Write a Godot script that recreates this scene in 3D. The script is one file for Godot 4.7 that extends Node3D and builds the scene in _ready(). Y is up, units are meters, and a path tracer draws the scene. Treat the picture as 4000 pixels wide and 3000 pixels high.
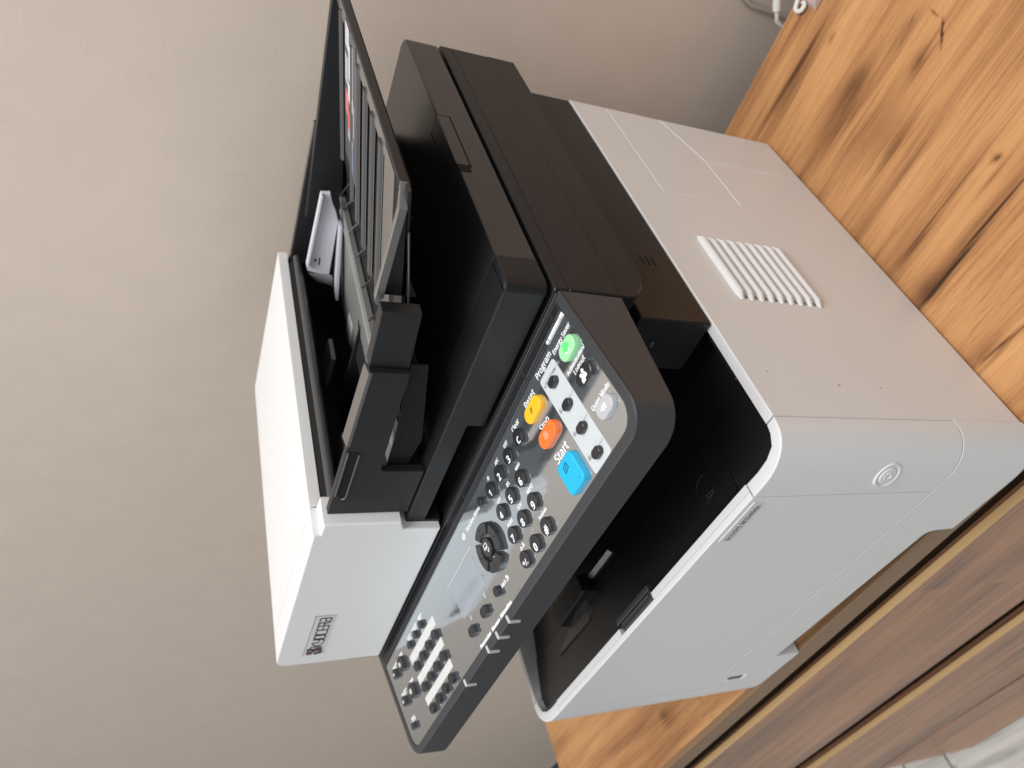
extends Node3D

# ---------------------------------------------------------------- mesh builder
class Mb:
	var v := PackedVector3Array()
	var nn := PackedVector3Array()
	func tri(a: Vector3, b: Vector3, c: Vector3, na: Vector3, nb: Vector3, nc: Vector3) -> void:
		var f := (b - a).cross(c - a)
		if f.length_squared() < 1e-20:
			return
		if f.dot(na + nb + nc) > 0.0:
			v.append_array([a, c, b]); nn.append_array([na, nc, nb])
		else:
			v.append_array([a, b, c]); nn.append_array([na, nb, nc])
	func flat(a: Vector3, b: Vector3, c: Vector3, out: Vector3) -> void:
		var f := (b - a).cross(c - a).normalized()
		if f.dot(out) < 0.0:
			f = -f
		tri(a, b, c, f, f, f)
	func quad(a: Vector3, b: Vector3, c: Vector3, d: Vector3, out: Vector3) -> void:
		flat(a, b, c, out); flat(a, c, d, out)
	func squad(a: Vector3, b: Vector3, c: Vector3, d: Vector3, na: Vector3, nb: Vector3, nc: Vector3, nd: Vector3) -> void:
		tri(a, b, c, na, nb, nc); tri(a, c, d, na, nc, nd)
	func mesh() -> ArrayMesh:
		var arr := []
		arr.resize(Mesh.ARRAY_MAX)
		arr[Mesh.ARRAY_VERTEX] = v
		arr[Mesh.ARRAY_NORMAL] = nn
		var m := ArrayMesh.new()
		m.add_surface_from_arrays(Mesh.PRIMITIVE_TRIANGLES, arr)
		return m
	# polygon OUT in the U,V plane through O, swept along N through layers [height, inset]
	func extrude(out: PackedVector2Array, o: Vector3, U: Vector3, V: Vector3, N: Vector3, layers: Array, caps := true) -> Mb:
		var pts := Array(out)
		var ar := 0.0
		for i in pts.size():
			var p: Vector2 = pts[i]
			var q: Vector2 = pts[(i + 1) % pts.size()]
			ar += p.x * q.y - q.x * p.y
		if ar < 0.0:
			pts.reverse()
		var k := pts.size()
		var en: Array[Vector2] = []
		var el: Array[float] = []
		for i in k:
			var d: Vector2 = pts[(i + 1) % k] - pts[i]
			el.append(maxf(d.length(), 1e-9))
			d = d.normalized()
			en.append(Vector2(d.y, -d.x))
		var rings := []
		for l in layers:
			var r := []
			for i in k:
				var n0: Vector2 = en[(i + k - 1) % k]
				var n1: Vector2 = en[i]
				var mit := (n0 + n1) / maxf(0.3, 1.0 + n0.dot(n1))
				var p: Vector2 = pts[i] - mit * float(l[1])
				r.append(p)
			rings.append(r)
		for li in layers.size() - 1:
			var dh: float = float(layers[li + 1][0]) - float(layers[li][0])
			var di: float = float(layers[li + 1][1]) - float(layers[li][1])
			for i in k:
				var j := (i + 1) % k
				var ns: Vector2 = en[i]
				var ne: Vector2 = en[i]
				if en[(i + k - 1) % k].dot(en[i]) > 0.8:
					ns = (en[(i + k - 1) % k] * el[(i + k - 1) % k] + en[i] * el[i]).normalized()
				if en[i].dot(en[j]) > 0.8:
					ne = (en[i] * el[i] + en[j] * el[j]).normalized()
				var s3 := ((U * ns.x + V * ns.y) * absf(dh) + N * di * signf(dh)).normalized() if absf(dh) > 1e-9 else N * signf(di)
				var e3 := ((U * ne.x + V * ne.y) * absf(dh) + N * di * signf(dh)).normalized() if absf(dh) > 1e-9 else N * signf(di)
				var A := at3(rings[li][i], o, U, V, N, layers[li][0])
				var B := at3(rings[li][j], o, U, V, N, layers[li][0])
				var C := at3(rings[li + 1][j], o, U, V, N, layers[li + 1][0])
				var D := at3(rings[li + 1][i], o, U, V, N, layers[li + 1][0])
				squad(A, B, C, D, s3, e3, e3, s3)
		if caps:
			for e in [0, layers.size() - 1]:
				var ring := PackedVector2Array(rings[e])
				var idx := Geometry2D.triangulate_polygon(ring)
				var hh: float = layers[e][0]
				var other: float = layers[layers.size() - 1 - e][0]
				var no := N * (1.0 if hh >= other else -1.0)
				for t in range(0, idx.size(), 3):
					tri(at3(ring[idx[t]], o, U, V, N, hh), at3(ring[idx[t + 1]], o, U, V, N, hh), at3(ring[idx[t + 2]], o, U, V, N, hh), no, no, no)
		return self
	func at3(p: Vector2, o: Vector3, U: Vector3, V: Vector3, N: Vector3, h: float) -> Vector3:
		return o + U * p.x + V * p.y + N * h
	# axis aligned box with chamfered edges
	func box(a: Vector3, b: Vector3, c := 0.0) -> Mb:
		var lo := Vector3(minf(a.x, b.x), minf(a.y, b.y), minf(a.z, b.z))
		var hi := Vector3(maxf(a.x, b.x), maxf(a.y, b.y), maxf(a.z, b.z))
		var o := PackedVector2Array([Vector2(lo.x, lo.z), Vector2(hi.x, lo.z), Vector2(hi.x, hi.z), Vector2(lo.x, hi.z)])
		if c > 0.0:
			o = PackedVector2Array([Vector2(lo.x + c, lo.z), Vector2(hi.x - c, lo.z), Vector2(hi.x, lo.z + c), Vector2(hi.x, hi.z - c), Vector2(hi.x - c, hi.z), Vector2(lo.x + c, hi.z), Vector2(lo.x, hi.z - c), Vector2(lo.x, lo.z + c)])
			extrude(o, Vector3.ZERO, Vector3.RIGHT, Vector3.BACK, Vector3.UP, [[lo.y, c], [lo.y + c, 0.0], [hi.y - c, 0.0], [hi.y, c]])
		else:
			extrude(o, Vector3.ZERO, Vector3.RIGHT, Vector3.BACK, Vector3.UP, [[lo.y, 0.0], [hi.y, 0.0]])
		return self
	# polygon in (x,y), swept along z
	func xy(out: Array, z0: float, z1: float, c := 0.0) -> Mb:
		return extrude(PackedVector2Array(out), Vector3.ZERO, Vector3.RIGHT, Vector3.UP, Vector3.BACK, lay(z0, z1, c))
	# polygon in (z,y), swept along x
	func zy(out: Array, x0: float, x1: float, c := 0.0) -> Mb:
		return extrude(PackedVector2Array(out), Vector3.ZERO, Vector3.BACK, Vector3.UP, Vector3.LEFT, lay(-x1, -x0, c))
	# polygon in (x,z), swept along y
	func xz(out: Array, y0: float, y1: float, c := 0.0) -> Mb:
		return extrude(PackedVector2Array(out), Vector3.ZERO, Vector3.RIGHT, Vector3.BACK, Vector3.UP, lay(y0, y1, c))
	func lay(a: float, b: float, c: float) -> Array:
		return [[a, 0.0], [b, 0.0]] if c <= 0.0 else [[a, c], [a + c, 0.0], [b - c, 0.0], [b - c * 0.3, c * 0.3], [b, c]]
	func tube(path: Array, r: float, n := 10) -> Mb:
		var rings := []
		var up := Vector3.UP
		for i in path.size():
			var t: Vector3 = (path[mini(i + 1, path.size() - 1)] - path[maxi(i - 1, 0)]).normalized()
			if absf(t.dot(up)) > 0.95:
				up = Vector3.RIGHT
			var s := t.cross(up).normalized()
			up = s.cross(t).normalized()
			var ring := []
			for k in n:
				var a := TAU * k / n
				ring.append(s * cos(a) + up * sin(a))
			rings.append(ring)
		for i in path.size() - 1:
			for k in n:
				var l := (k + 1) % n
				squad(path[i] + rings[i][k] * r, path[i] + rings[i][l] * r, path[i + 1] + rings[i + 1][l] * r, path[i + 1] + rings[i + 1][k] * r, rings[i][k], rings[i][l], rings[i + 1][l], rings[i + 1][k])
		for e in [0, path.size() - 1]:
			var dir: Vector3 = (path[0] - path[1]) if e == 0 else (path[e] - path[e - 1])
			for k in n:
				flat(path[e], path[e] + rings[e][k] * r, path[e] + rings[e][(k + 1) % n] * r, dir)
		return self
	# skin between two closed rings of the same count
	func loft(a: Array, b: Array, mid: Vector3) -> Mb:
		for i in a.size():
			var j := (i + 1) % a.size()
			var c: Vector3 = (a[i] + a[j] + b[i] + b[j]) * 0.25 - mid
			quad(a[i], a[j], b[j], b[i], c)
		return self

# ---------------------------------------------------------------- outlines
func rrect(x0: float, y0: float, x1: float, y1: float, r: Array, n := 8) -> PackedVector2Array:
	# corner radii: (x0,y0) (x1,y0) (x1,y1) (x0,y1)
	var o := PackedVector2Array()
	var cs := [Vector2(x0 + r[0], y0 + r[0]), Vector2(x1 - r[1], y0 + r[1]), Vector2(x1 - r[2], y1 - r[2]), Vector2(x0 + r[3], y1 - r[3])]
	for k in 4:
		if r[k] <= 0.0:
			o.append(cs[k])
			continue
		for i in n + 1:
			var a := PI + PI / 2 * k + PI / 2 * i / n
			o.append(cs[k] + Vector2(cos(a), sin(a)) * float(r[k]))
	return o

func disc(c: Vector2, r: float, n := 24) -> PackedVector2Array:
	var o := PackedVector2Array()
	for i in n:
		o.append(c + Vector2(cos(TAU * i / n), sin(TAU * i / n)) * r)
	return o

func pill(c: Vector2, hw: float, hh: float, n := 10) -> PackedVector2Array:
	var r := minf(hw, hh)
	return rrect(c.x - hw, c.y - hh, c.x + hw, c.y + hh, [r, r, r, r], n)

# ---------------------------------------------------------------- scene graph helpers
func named(called: String, parent: Node) -> String:
	if not parent.has_node(called):
		return called
	var i := 1
	while parent.has_node("%s_%03d" % [called, i]):
		i += 1
	return "%s_%03d" % [called, i]

func put(called: String, mb, mat: Material, parent: Node = self) -> MeshInstance3D:
	var o := MeshInstance3D.new()
	o.mesh = mb.mesh() if mb is Mb else mb
	o.material_override = mat
	o.name = named(called, parent)
	parent.add_child(o, true)
	return o

func thing(called: String, label: String, category: String, group := "") -> Node3D:
	var o := Node3D.new()
	o.name = named(called, self)
	add_child(o, true)
	tag(o, label, category, group)
	return o

func tag(o: Node, label: String, category: String, group := "") -> void:
	o.set_meta("label", label)
	o.set_meta("category", category)
	if group:
		o.set_meta("group", group)

func mat(c: Color, rough: float, spec := 0.5, metal := 0.0) -> StandardMaterial3D:
	var m := StandardMaterial3D.new()
	m.albedo_color = c.linear_to_srgb()
	m.roughness = rough
	m.metallic_specular = spec
	m.metallic = metal
	return m

func lin(r: float, g: float, b: float) -> Color:
	return Color(r, g, b)

func grey(v: float) -> Color:
	return Color(v, v, v)

# fine moulded grain on plastic: relief only
func grained(m: StandardMaterial3D, per_metre: float, depth: float) -> StandardMaterial3D:
	m.normal_enabled = true
	m.normal_texture = grain_tex
	m.normal_scale = depth
	m.uv1_triplanar = true
	m.uv1_scale = Vector3.ONE * per_metre
	return m

var grain_tex: ImageTexture
var M := {}

func noise_img(w: int, h: int, freq: float, oct: int, sd: int, kind := FastNoiseLite.TYPE_SIMPLEX_SMOOTH) -> PackedByteArray:
	var f := FastNoiseLite.new()
	f.seed = sd
	f.noise_type = kind
	f.frequency = freq
	f.fractal_octaves = oct
	var im := f.get_image(w, h, false, false, true)
	im.convert(Image.FORMAT_L8)
	return im.get_data()

# stretched noise: computed small along the grain, then resized
func grain_noise(w: int, h: int, sx: int, freq: float, oct: int, sd: int) -> PackedByteArray:
	var f := FastNoiseLite.new()
	f.seed = sd
	f.noise_type = FastNoiseLite.TYPE_SIMPLEX_SMOOTH
	f.frequency = freq
	f.fractal_octaves = oct
	var im := f.get_image(maxi(8, w / sx), h, false, false, true)
	im.convert(Image.FORMAT_L8)
	im.resize(w, h, Image.INTERPOLATE_CUBIC)
	return im.get_data()

func ramp(stops: Array, t: float) -> Vector3:
	t = clampf(t, 0.0, 1.0)
	for i in stops.size() - 1:
		if t <= stops[i + 1][0]:
			var k: float = (t - stops[i][0]) / maxf(1e-6, stops[i + 1][0] - stops[i][0])
			return (stops[i][1] as Vector3).lerp(stops[i + 1][1], k)
	return stops[-1][1]

# wood laminate print. marks: [x, z, half length, half width, angle, strength] in metres
func wood_image(w: int, h: int, size: Vector2, org: Vector2, stops: Array, sd: int, marks: Array, amt: float) -> ImageTexture:
	var broad := grain_noise(w, h, 6, 0.014, 3, sd)
	var bands := grain_noise(w, h, 26, 0.045, 3, sd + 1)
	var fibre := grain_noise(w, h, 24, 0.22, 3, sd + 2)
	var dark := grain_noise(w, h, 14, 0.022, 4, sd + 3)
	var pores := grain_noise(w, h, 9, 0.5, 1, sd + 4)
	var val := PackedFloat32Array()
	val.resize(w * h)
	for i in w * h:
		var d := (dark[i] - 128) / 128.0
		var t := 0.56 + (broad[i] - 128) / 128.0 * 0.15 + (bands[i] - 128) / 128.0 * 0.08 + (fibre[i] - 128) / 128.0 * 0.10
		if absf(d) < 0.05:
			t -= (0.05 - absf(d)) * 3.0 * amt * clampf(broad[i] / 128.0 - 0.55, 0.0, 1.0)
		if pores[i] > 205:
			t -= 0.05
		val[i] = t
	for m in marks:
		var c := Vector2((m[0] - org.x) / size.x * w, (m[1] - org.y) / size.y * h)
		var a: float = m[2] / size.x * w
		var b: float = m[3] / size.y * h
		var ca := cos(m[4])
		var sa := sin(m[4])
		var R := int(maxf(a, b) * 1.6) + 2
		for y in range(maxi(0, int(c.y) - R), mini(h, int(c.y) + R)):
			for x in range(maxi(0, int(c.x) - R), mini(w, int(c.x) + R)):
				var dx := x - c.x
				var dy := y - c.y
				var wob := (bands[y * w + x] - 128) / 128.0 * 0.5 + (fibre[y * w + x] - 128) / 128.0 * 0.4
				var u := (dx * ca + dy * sa) / a
				var q := (-dx * sa + dy * ca) / b + wob
				var r2 := u * u + q * q
				if r2 < 2.4:
					val[y * w + x] -= m[5] * exp(-r2 * 2.0)
	var data := PackedByteArray()
	data.resize(w * h * 3)
	for i in w * h:
		var c := ramp(stops, val[i])
		data[i * 3] = int(clampf(c.x, 0, 1) * 255)
		data[i * 3 + 1] = int(clampf(c.y, 0, 1) * 255)
		data[i * 3 + 2] = int(clampf(c.z, 0, 1) * 255)
	return ImageTexture.create_from_image(Image.create_from_data(w, h, false, Image.FORMAT_RGB8, data))

func wood_mat(tex: Texture2D, size: Vector2, org: Vector2, rough: float) -> StandardMaterial3D:
	var m := StandardMaterial3D.new()
	m.albedo_texture = tex
	m.roughness = rough
	m.metallic_specular = 0.4
	m.uv1_triplanar = true
	m.uv1_triplanar_sharpness = 8.0
	m.uv1_scale = Vector3(1.0 / size.x, 1.0 / size.y, 1.0 / size.y)
	m.uv1_offset = Vector3(-org.x / size.x, -org.y / size.y, -org.y / size.y)
	return m

# ---------------------------------------------------------------- control panel frame
const PB := Vector3(0, 0.3447, -0.0976)      # back edge of the panel face
const PV := Vector3(0, -0.1700, 0.9854)      # along the face, towards the user
const PN := Vector3(0, 0.9854, 0.1700)       # face normal

func pp(u: float, v: float, h := 0.0) -> Vector3:
	return PB + Vector3(u, 0, 0) + PV * v + PN * h

func key(called: String, out: PackedVector2Array, h: float, m: Material, parent: Node, bev := 0.0006, base := -0.0035) -> MeshInstance3D:
	return put(called, Mb.new().extrude(out, PB, Vector3.RIGHT, PV, PN, [[base, 0.0], [h - bev, 0.0], [h - bev * 0.3, bev * 0.35], [h, bev]]), m, parent)

# lettering U0..U1 wide on the panel face with its baseline at V
func lettering(s: String, u0: float, u1: float, v: float, h: float, m: Material, parent: Node, bold := true) -> void:
	var tm := text_mesh(s, bold)
	var bb := tm.get_aabb()
	var k := (u1 - u0) / bb.size.x
	var o := put("lettering", tm, m, parent)
	var b := Basis(Vector3.RIGHT * k, -PV * k, PN * 1.0)
	o.transform = Transform3D(b, pp(u0, v, h) - b * Vector3(bb.position.x, 0, bb.position.z + bb.size.z * 0.0))

func text_mesh(s: String, bold := true, depth := 0.00018) -> TextMesh:
	var tm := TextMesh.new()
	var f := SystemFont.new()
	f.font_names = PackedStringArray(["Droid Sans"])
	f.font_weight = 700 if bold else 400
	tm.font = f
	tm.text = s
	tm.font_size = 40
	tm.pixel_size = 0.025
	tm.depth = depth
	tm.curve_step = 2.0
	return tm

# polyline of flat strokes on a plane
func strokes(lines: Array, w: float, o: Vector3, U: Vector3, V: Vector3, N: Vector3, h0: float, h1: float, mb: Mb = null) -> Mb:
	if mb == null:
		mb = Mb.new()
	for l in lines:
		for i in l.size() - 1:
			var a: Vector2 = l[i]
			var b: Vector2 = l[i + 1]
			var d := (b - a).normalized()
			var s := Vector2(-d.y, d.x) * w * 0.5
			var e := d * w * 0.5
			mb.extrude(PackedVector2Array([a - e - s, b + e - s, b + e + s, a - e + s]), o, U, V, N, [[h0, 0.0], [h1, 0.0]])
	return mb

func _ready() -> void:
	# ---- camera (the photograph was taken with the phone held upright and is shown lying on its side)
	var cam := Camera3D.new()
	cam.name = "camera"
	add_child(cam)
	cam.transform = Transform3D(Basis(Vector3(0.3327, -0.9039, 0.2690), Vector3(0.6880, 0.0376, -0.7247), Vector3(0.6450, 0.4261, 0.6344)).orthonormalized(), Vector3(0.4413, 0.5420, 0.1959))
	cam.fov = 52.92
	cam.near = 0.02
	cam.far = 40.0
	var lens := CameraAttributesPhysical.new()
	lens.frustum_focal_length = 24.107
	lens.frustum_focus_distance = 0.47
	lens.frustum_near = 0.02
	lens.frustum_far = 40.0
	lens.exposure_aperture = 8.0
	cam.attributes = lens
	# ---- light
	var we := WorldEnvironment.new()
	we.name = "world_environment"
	var env := Environment.new()
	env.background_mode = Environment.BG_COLOR
	env.background_color = Color(0.46, 0.455, 0.45).linear_to_srgb()
	env.tonemap_mode = Environment.TONE_MAPPER_LINEAR
	env.tonemap_exposure = 1.22
	env.sdfgi_enabled = true
	env.ssao_enabled = true
	env.ssil_enabled = true
	we.environment = env
	add_child(we)
	area_light("ceiling_light", Vector3(0.75, 2.2, 0.28), Vector3(0.05, 0.3, -0.2), Vector2(1.2, 1.2), 4.5, Color(0.985, 0.99, 1.0))
	area_light("window_light", Vector3(-1.6, 1.25, 2.0), Vector3(0.0, 0.25, -0.2), Vector2(1.4, 1.6), 1.12, Color(0.90, 0.96, 1.0))
	make_materials()
	make_room()
	make_cabinet()
	make_printer()
	make_clutter()

func area_light(called: String, at: Vector3, to: Vector3, size: Vector2, energy: float, c: Color) -> void:
	var l := AreaLight3D.new()
	l.name = called
	l.area_size = size
	l.light_energy = energy
	l.light_color = c
	l.shadow_enabled = true
	l.area_range = 12.0
	l.area_attenuation = 2.0
	add_child(l)
	l.look_at_from_position(at, to, Vector3.UP if absf((to - at).normalized().y) < 0.98 else Vector3.BACK)

func make_materials() -> void:
	var f := FastNoiseLite.new()
	f.seed = 5
	f.frequency = 0.16
	f.fractal_octaves = 3
	var im := f.get_image(512, 512, false, false, true)
	im.convert(Image.FORMAT_L8)
	im.bump_map_to_normal_map(2.0)
	grain_tex = ImageTexture.create_from_image(im)
	M.white = grained(mat(lin(0.69, 0.685, 0.677), 0.40), 9.0, 0.07)
	M.core = mat(grey(0.45), 0.6)
	M.black = grained(mat(lin(0.013, 0.013, 0.014), 0.40, 0.42), 14.0, 0.28)
	M.black_lid = grained(mat(lin(0.020, 0.020, 0.021), 0.24, 0.6), 14.0, 0.12)
	M.black_tray = grained(mat(lin(0.013, 0.013, 0.015), 0.34), 14.0, 0.25)
	M.frame = grained(mat(lin(0.035, 0.035, 0.037), 0.45), 14.0, 0.25)
	M.shell = grained(mat(lin(0.044, 0.044, 0.047), 0.46), 14.0, 0.25)
	M.dark = mat(lin(0.013, 0.013, 0.014), 0.7, 0.3)
	M.film = mat(lin(0.70, 0.745, 0.775), 0.07, 0.6, 0.95)
	M.key = mat(lin(0.018, 0.018, 0.020), 0.25, 0.6)
	M.key_blue = mat(lin(0.01, 0.38, 0.62), 0.32)
	M.key_yellow = mat(lin(0.85, 0.44, 0.02), 0.32)
	M.key_orange = mat(lin(0.85, 0.16, 0.03), 0.32)
	M.key_green = mat(lin(0.30, 0.62, 0.32), 0.3)
	M.key_clear = mat(lin(0.40, 0.40, 0.41), 0.25)
	M.glow = mat(lin(0.10, 0.80, 0.16), 0.3)
	M.glow.emission_enabled = true
	M.glow.emission = Color(0.25, 1.0, 0.3)
	M.glow.emission_energy_multiplier = 0.35
	M.print = mat(grey(0.80), 0.5)
	M.print_grey = mat(grey(0.13), 0.6)
	M.print_black = mat(grey(0.012), 0.5)
	M.label = mat(lin(0.47, 0.495, 0.505), 0.6)
	M.strip = mat(lin(0.56, 0.56, 0.54), 0.55)
	M.lcd = mat(lin(0.26, 0.285, 0.31), 0.06, 0.7)
	M.pipe = mat(lin(0.42, 0.42, 0.41), 0.25)
	M.plate = mat(lin(0.19, 0.19, 0.18), 0.32)
	M.rib = mat(lin(0.04, 0.04, 0.04), 0.24, 0.7)
	M.painted_sheen = mat(lin(0.25, 0.24, 0.225), 0.24, 0.6, 0.7)  # black plastic rims: bright wall reflection put into a paler, metallic base colour
	M.guide = mat(lin(0.58, 0.58, 0.62), 0.4)
	M.badge = mat(lin(0.60, 0.60, 0.60), 0.3)
	M.red = mat(lin(0.09, 0.012, 0.02), 0.4)
	M.metal = mat(grey(0.5), 0.3, 0.5, 1.0)

# ---------------------------------------------------------------- room
func make_room() -> void:
	var w := 1024
	var a := noise_img(w, w, 0.004, 4, 11)
	var b := noise_img(w, w, 0.09, 3, 12)
	var data := PackedByteArray()
	data.resize(w * w * 3)
	for i in w * w:
		var t := 1.0 + (a[i] - 128) / 128.0 * 0.012 + (b[i] - 128) / 128.0 * 0.02
		data[i * 3] = int(clampf(194.0 * t, 0, 255))
		data[i * 3 + 1] = int(clampf(180.0 * t, 0, 255))
		data[i * 3 + 2] = int(clampf(167.0 * t, 0, 255))
	var wm := StandardMaterial3D.new()
	wm.albedo_texture = ImageTexture.create_from_image(Image.create_from_data(w, w, false, Image.FORMAT_RGB8, data))
	wm.roughness = 0.75
	wm.metallic_specular = 0.35
	wm.uv1_triplanar = true
	wm.uv1_scale = Vector3.ONE * 3.1
	wm.normal_enabled = true
	wm.normal_texture = grain_tex
	wm.normal_scale = 0.05
	var wall := put("wall", Mb.new().box(Vector3(-5, -0.8, -0.72), Vector3(3.2, 2.6, -0.52)), wm)
	wall.set_meta("kind", "structure")
	for m in [[0.241, 0.286, 0.0012], [0.249, 0.268, 0.0012], [0.262, 0.31, 0.0008]]:
		put("wall_nick", Mb.new().extrude(disc(Vector2(m[0], m[1]), m[2], 7), Vector3(0, 0, -0.52), Vector3.RIGHT, Vector3.UP, Vector3.BACK, [[-0.001, 0.0], [0.0002, 0.0]]), mat(lin(0.25, 0.19, 0.15), 0.7), wall)
	var fl := put("floor", Mb.new().box(Vector3(-5, -0.9, -0.52), Vector3(3.2, -0.803, 4.0)), mat(grey(0.03), 0.8))
	fl.set_meta("kind", "structure")
	# pale whitewashed floor tiles near the cabinet's foot; beyond them one sheet
	var tex := wood_image(512, 512, Vector2(0.5, 0.5), Vector2.ZERO, [[0.0, Vector3(0.50, 0.51, 0.51)], [0.36, Vector3(0.64, 0.64, 0.63)], [0.5, Vector3(0.76, 0.75, 0.72)], [0.7, Vector3(0.84, 0.83, 0.80)], [1.0, Vector3(0.90, 0.89, 0.87)]], 77, [], 0.6)
	for k in 3:
		var tm := wood_mat(tex, Vector2(0.5, 0.22), Vector2(0.17 * k, 0.3 * k), 0.5)
		M["tile%d" % k] = tm
	# joint line runs from (-0.680, 0.000) to (-0.667, 0.030) and a second row starts left of it
	var rows := [[-1.6, -0.775], [-0.771, -0.676], [-0.672, -0.45], [-0.446, 0.6]]
	for r in rows.size():
		for c in 2:
			var z0 := -0.52 + 0.60 * c
			var t := put("floor_tile", Mb.new().box(Vector3(rows[r][0], -0.806, z0), Vector3(rows[r][1], -0.8, z0 + 0.596), 0.0012), M["tile%d" % ((r + c) % 3)], fl)
			t.rotation.y = 0.0

# ---------------------------------------------------------------- cabinet under the printer
func make_cabinet() -> void:
	var cab := thing("drawer_cabinet", "low wooden chest of drawers with golden oak top and brown drawer fronts, under the printer", "cabinet")
	cab.rotation.y = deg_to_rad(2.0)
	# front plane of the cabinet in its own space
	var fz := -0.005
	var marks := [
		# streaks, knots and cracks of the printed top, right of the printer: x, z, half length, half width, turn, depth
		[0.262, -0.409, 0.085, 0.0045, 0.05, 0.30], [0.262, -0.402, 0.07, 0.013, 0.05, 0.14], [0.354, -0.288, 0.017, 0.0014, -0.85, 0.55], [0.362, -0.306, 0.010, 0.0012, -1.5, 0.35], [0.304, -0.390, 0.009, 0.004, 0.0, 0.28],
		[0.342, -0.320, 0.030, 0.014, 0.1, 0.18], [0.330, -0.290, 0.018, 0.008, -0.3, 0.22], [0.262, -0.325, 0.05, 0.024, 0.1, 0.20], [0.275, -0.265, 0.04, 0.022, 0.1, 0.20], [0.290, -0.335, 0.03, 0.012, 0.3, 0.16],
		[0.312, -0.178, 0.006, 0.004, 0.6, 0.5], [0.303, -0.170, 0.03, 0.003, 0.05, 0.22], [0.29, -0.188, 0.085, 0.0014, 0.0, 0.30], [0.285, -0.150, 0.055, 0.0013, 0.02, 0.5], [0.28, -0.154, 0.05, 0.004, 0.02, 0.16],
		[0.235, -0.146, 0.04, 0.0018, 0.0, 0.5], [0.235, -0.146, 0.045, 0.008, 0.0, 0.2], [0.232, -0.185, 0.03, 0.003, 0.0, 0.2], [0.213, -0.148, 0.02, 0.014, 0.0, 0.22], [0.215, -0.080, 0.025, 0.008, 0.1, 0.2],
		[0.23, -0.076, 0.035, 0.0016, 0.1, 0.3], [-0.325, -0.040, 0.012, 0.010, 0.2, 0.16], [-0.315, -0.035, 0.02, 0.016, 0.2, 0.12], [-0.251, -0.027, 0.006, 0.003, 1.2, 0.22], [-0.243, -0.003, 0.006, 0.0012, 0.0, 0.2],
	]
	for m in marks:  # into the cabinet's own space
		var p := Vector3(m[0], 0, m[1]).rotated(Vector3.UP, -deg_to_rad(2.0))
		m[0] = p.x
		m[1] = p.z
	var oak := [[0.0, Vector3(0.24, 0.155, 0.09)], [0.2, Vector3(0.40, 0.27, 0.17)], [0.40, Vector3(0.585, 0.41, 0.265)], [0.58, Vector3(0.71, 0.52, 0.34)], [0.8, Vector3(0.79, 0.60, 0.41)], [1.0, Vector3(0.85, 0.68, 0.50)]]
	var sz := Vector2(1.24, 0.5)
	var org := Vector2(-0.64, -0.48)
	var top := wood_mat(wood_image(1536, 768, sz, org, oak, 21, marks, 0.9), sz, org, 0.30)
	var shaded_oak := [[0.0, Vector3(0.24, 0.19, 0.18)], [0.38, Vector3(0.44, 0.34, 0.30)], [0.52, Vector3(0.60, 0.44, 0.34)], [0.66, Vector3(0.70, 0.51, 0.38)], [1.0, Vector3(0.78, 0.60, 0.45)]]  # same laminate as the top, dimmer light on the fronts put into its colour
	var sz2 := Vector2(1.24, 0.62)
	var wtex := wood_image(1024, 512, sz2, Vector2.ZERO, shaded_oak, 43, [], 0.7)
	var edge := mat(lin(0.55, 0.36, 0.17), 0.45)  # light from above on the drawers' top faces put into the paler tan
	var band := mat(lin(0.22, 0.125, 0.06), 0.4)
	var dark := mat(lin(0.20, 0.125, 0.075), 0.6)
	# top board with a rounded edge band along its front
	put("cabinet_top", Mb.new().box(Vector3(-0.603, -0.027, -0.448), Vector3(1.15, 0.0, fz - 0.0012), 0.0), top, cab)
	put("edge_band", Mb.new().extrude(rrect(-0.0272, fz - 0.006, 0.0002, fz, [0.0, 0.0, 0.0016, 0.0016], 4), Vector3.ZERO, Vector3.UP, Vector3.BACK, Vector3.RIGHT, [[-0.6035, 0.0], [1.15, 0.0]]), band, cab)
	put("carcass", Mb.new().box(Vector3(-0.585, -0.79, -0.44), Vector3(1.13, -0.0275, fz - 0.024)), dark, cab)
	put("side_panel", Mb.new().box(Vector3(-0.603, -0.80, -0.446), Vector3(-0.586, -0.0274, fz - 0.022), 0.0008), wood_mat(wtex, sz2, Vector2(0.3, 0.2), 0.45), cab)
	var ys := [[-0.065, -0.273], [-0.333, -0.543], [-0.552, -0.790]]
	for i in 3:
		var m := wood_mat(wtex, sz2, Vector2(0.31 * i, 0.23 * i), 0.36)
		var d := put("drawer_front", Mb.new().zy([Vector2(fz, ys[i][1]), Vector2(fz, ys[i][0] - 0.001), Vector2(fz - 0.0068, ys[i][0] - 0.001), Vector2(fz - 0.0068, ys[i][0] - 0.022), Vector2(fz - 0.018, ys[i][0] - 0.022), Vector2(fz - 0.018, ys[i][1])], -0.603, 1.14, 0.0006), m, cab)
		if i == 2:
			continue
		put("edge_band", Mb.new().box(Vector3(-0.6028, ys[i][0] - 0.001, fz - 0.0068), Vector3(1.1398, ys[i][0], fz), 0.0), edge, d)
	for o in cab.get_children():
		pass

# ---------------------------------------------------------------- printer
const W := 0.200          # right side
const WL := -0.1815       # left side
const RIM := 0.2266       # height of the white body

func corner_right() -> Array:
	var o := []
	for i in 15:
		var a := PI / 2 * i / 14.0
		o.append(Vector2(0.166 + 0.034 * pow(cos(a), 0.85), -0.0245 + 0.0245 * pow(sin(a), 0.85)))
	return o

func make_printer() -> void:
	var pr := thing("printer", "white and black office laser printer with a key panel and a document feeder on top", "printer")
	make_body(pr)
	make_output_tray(pr)
	make_scanner(pr)
	make_panel(pr)
	make_feeder(pr)

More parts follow.
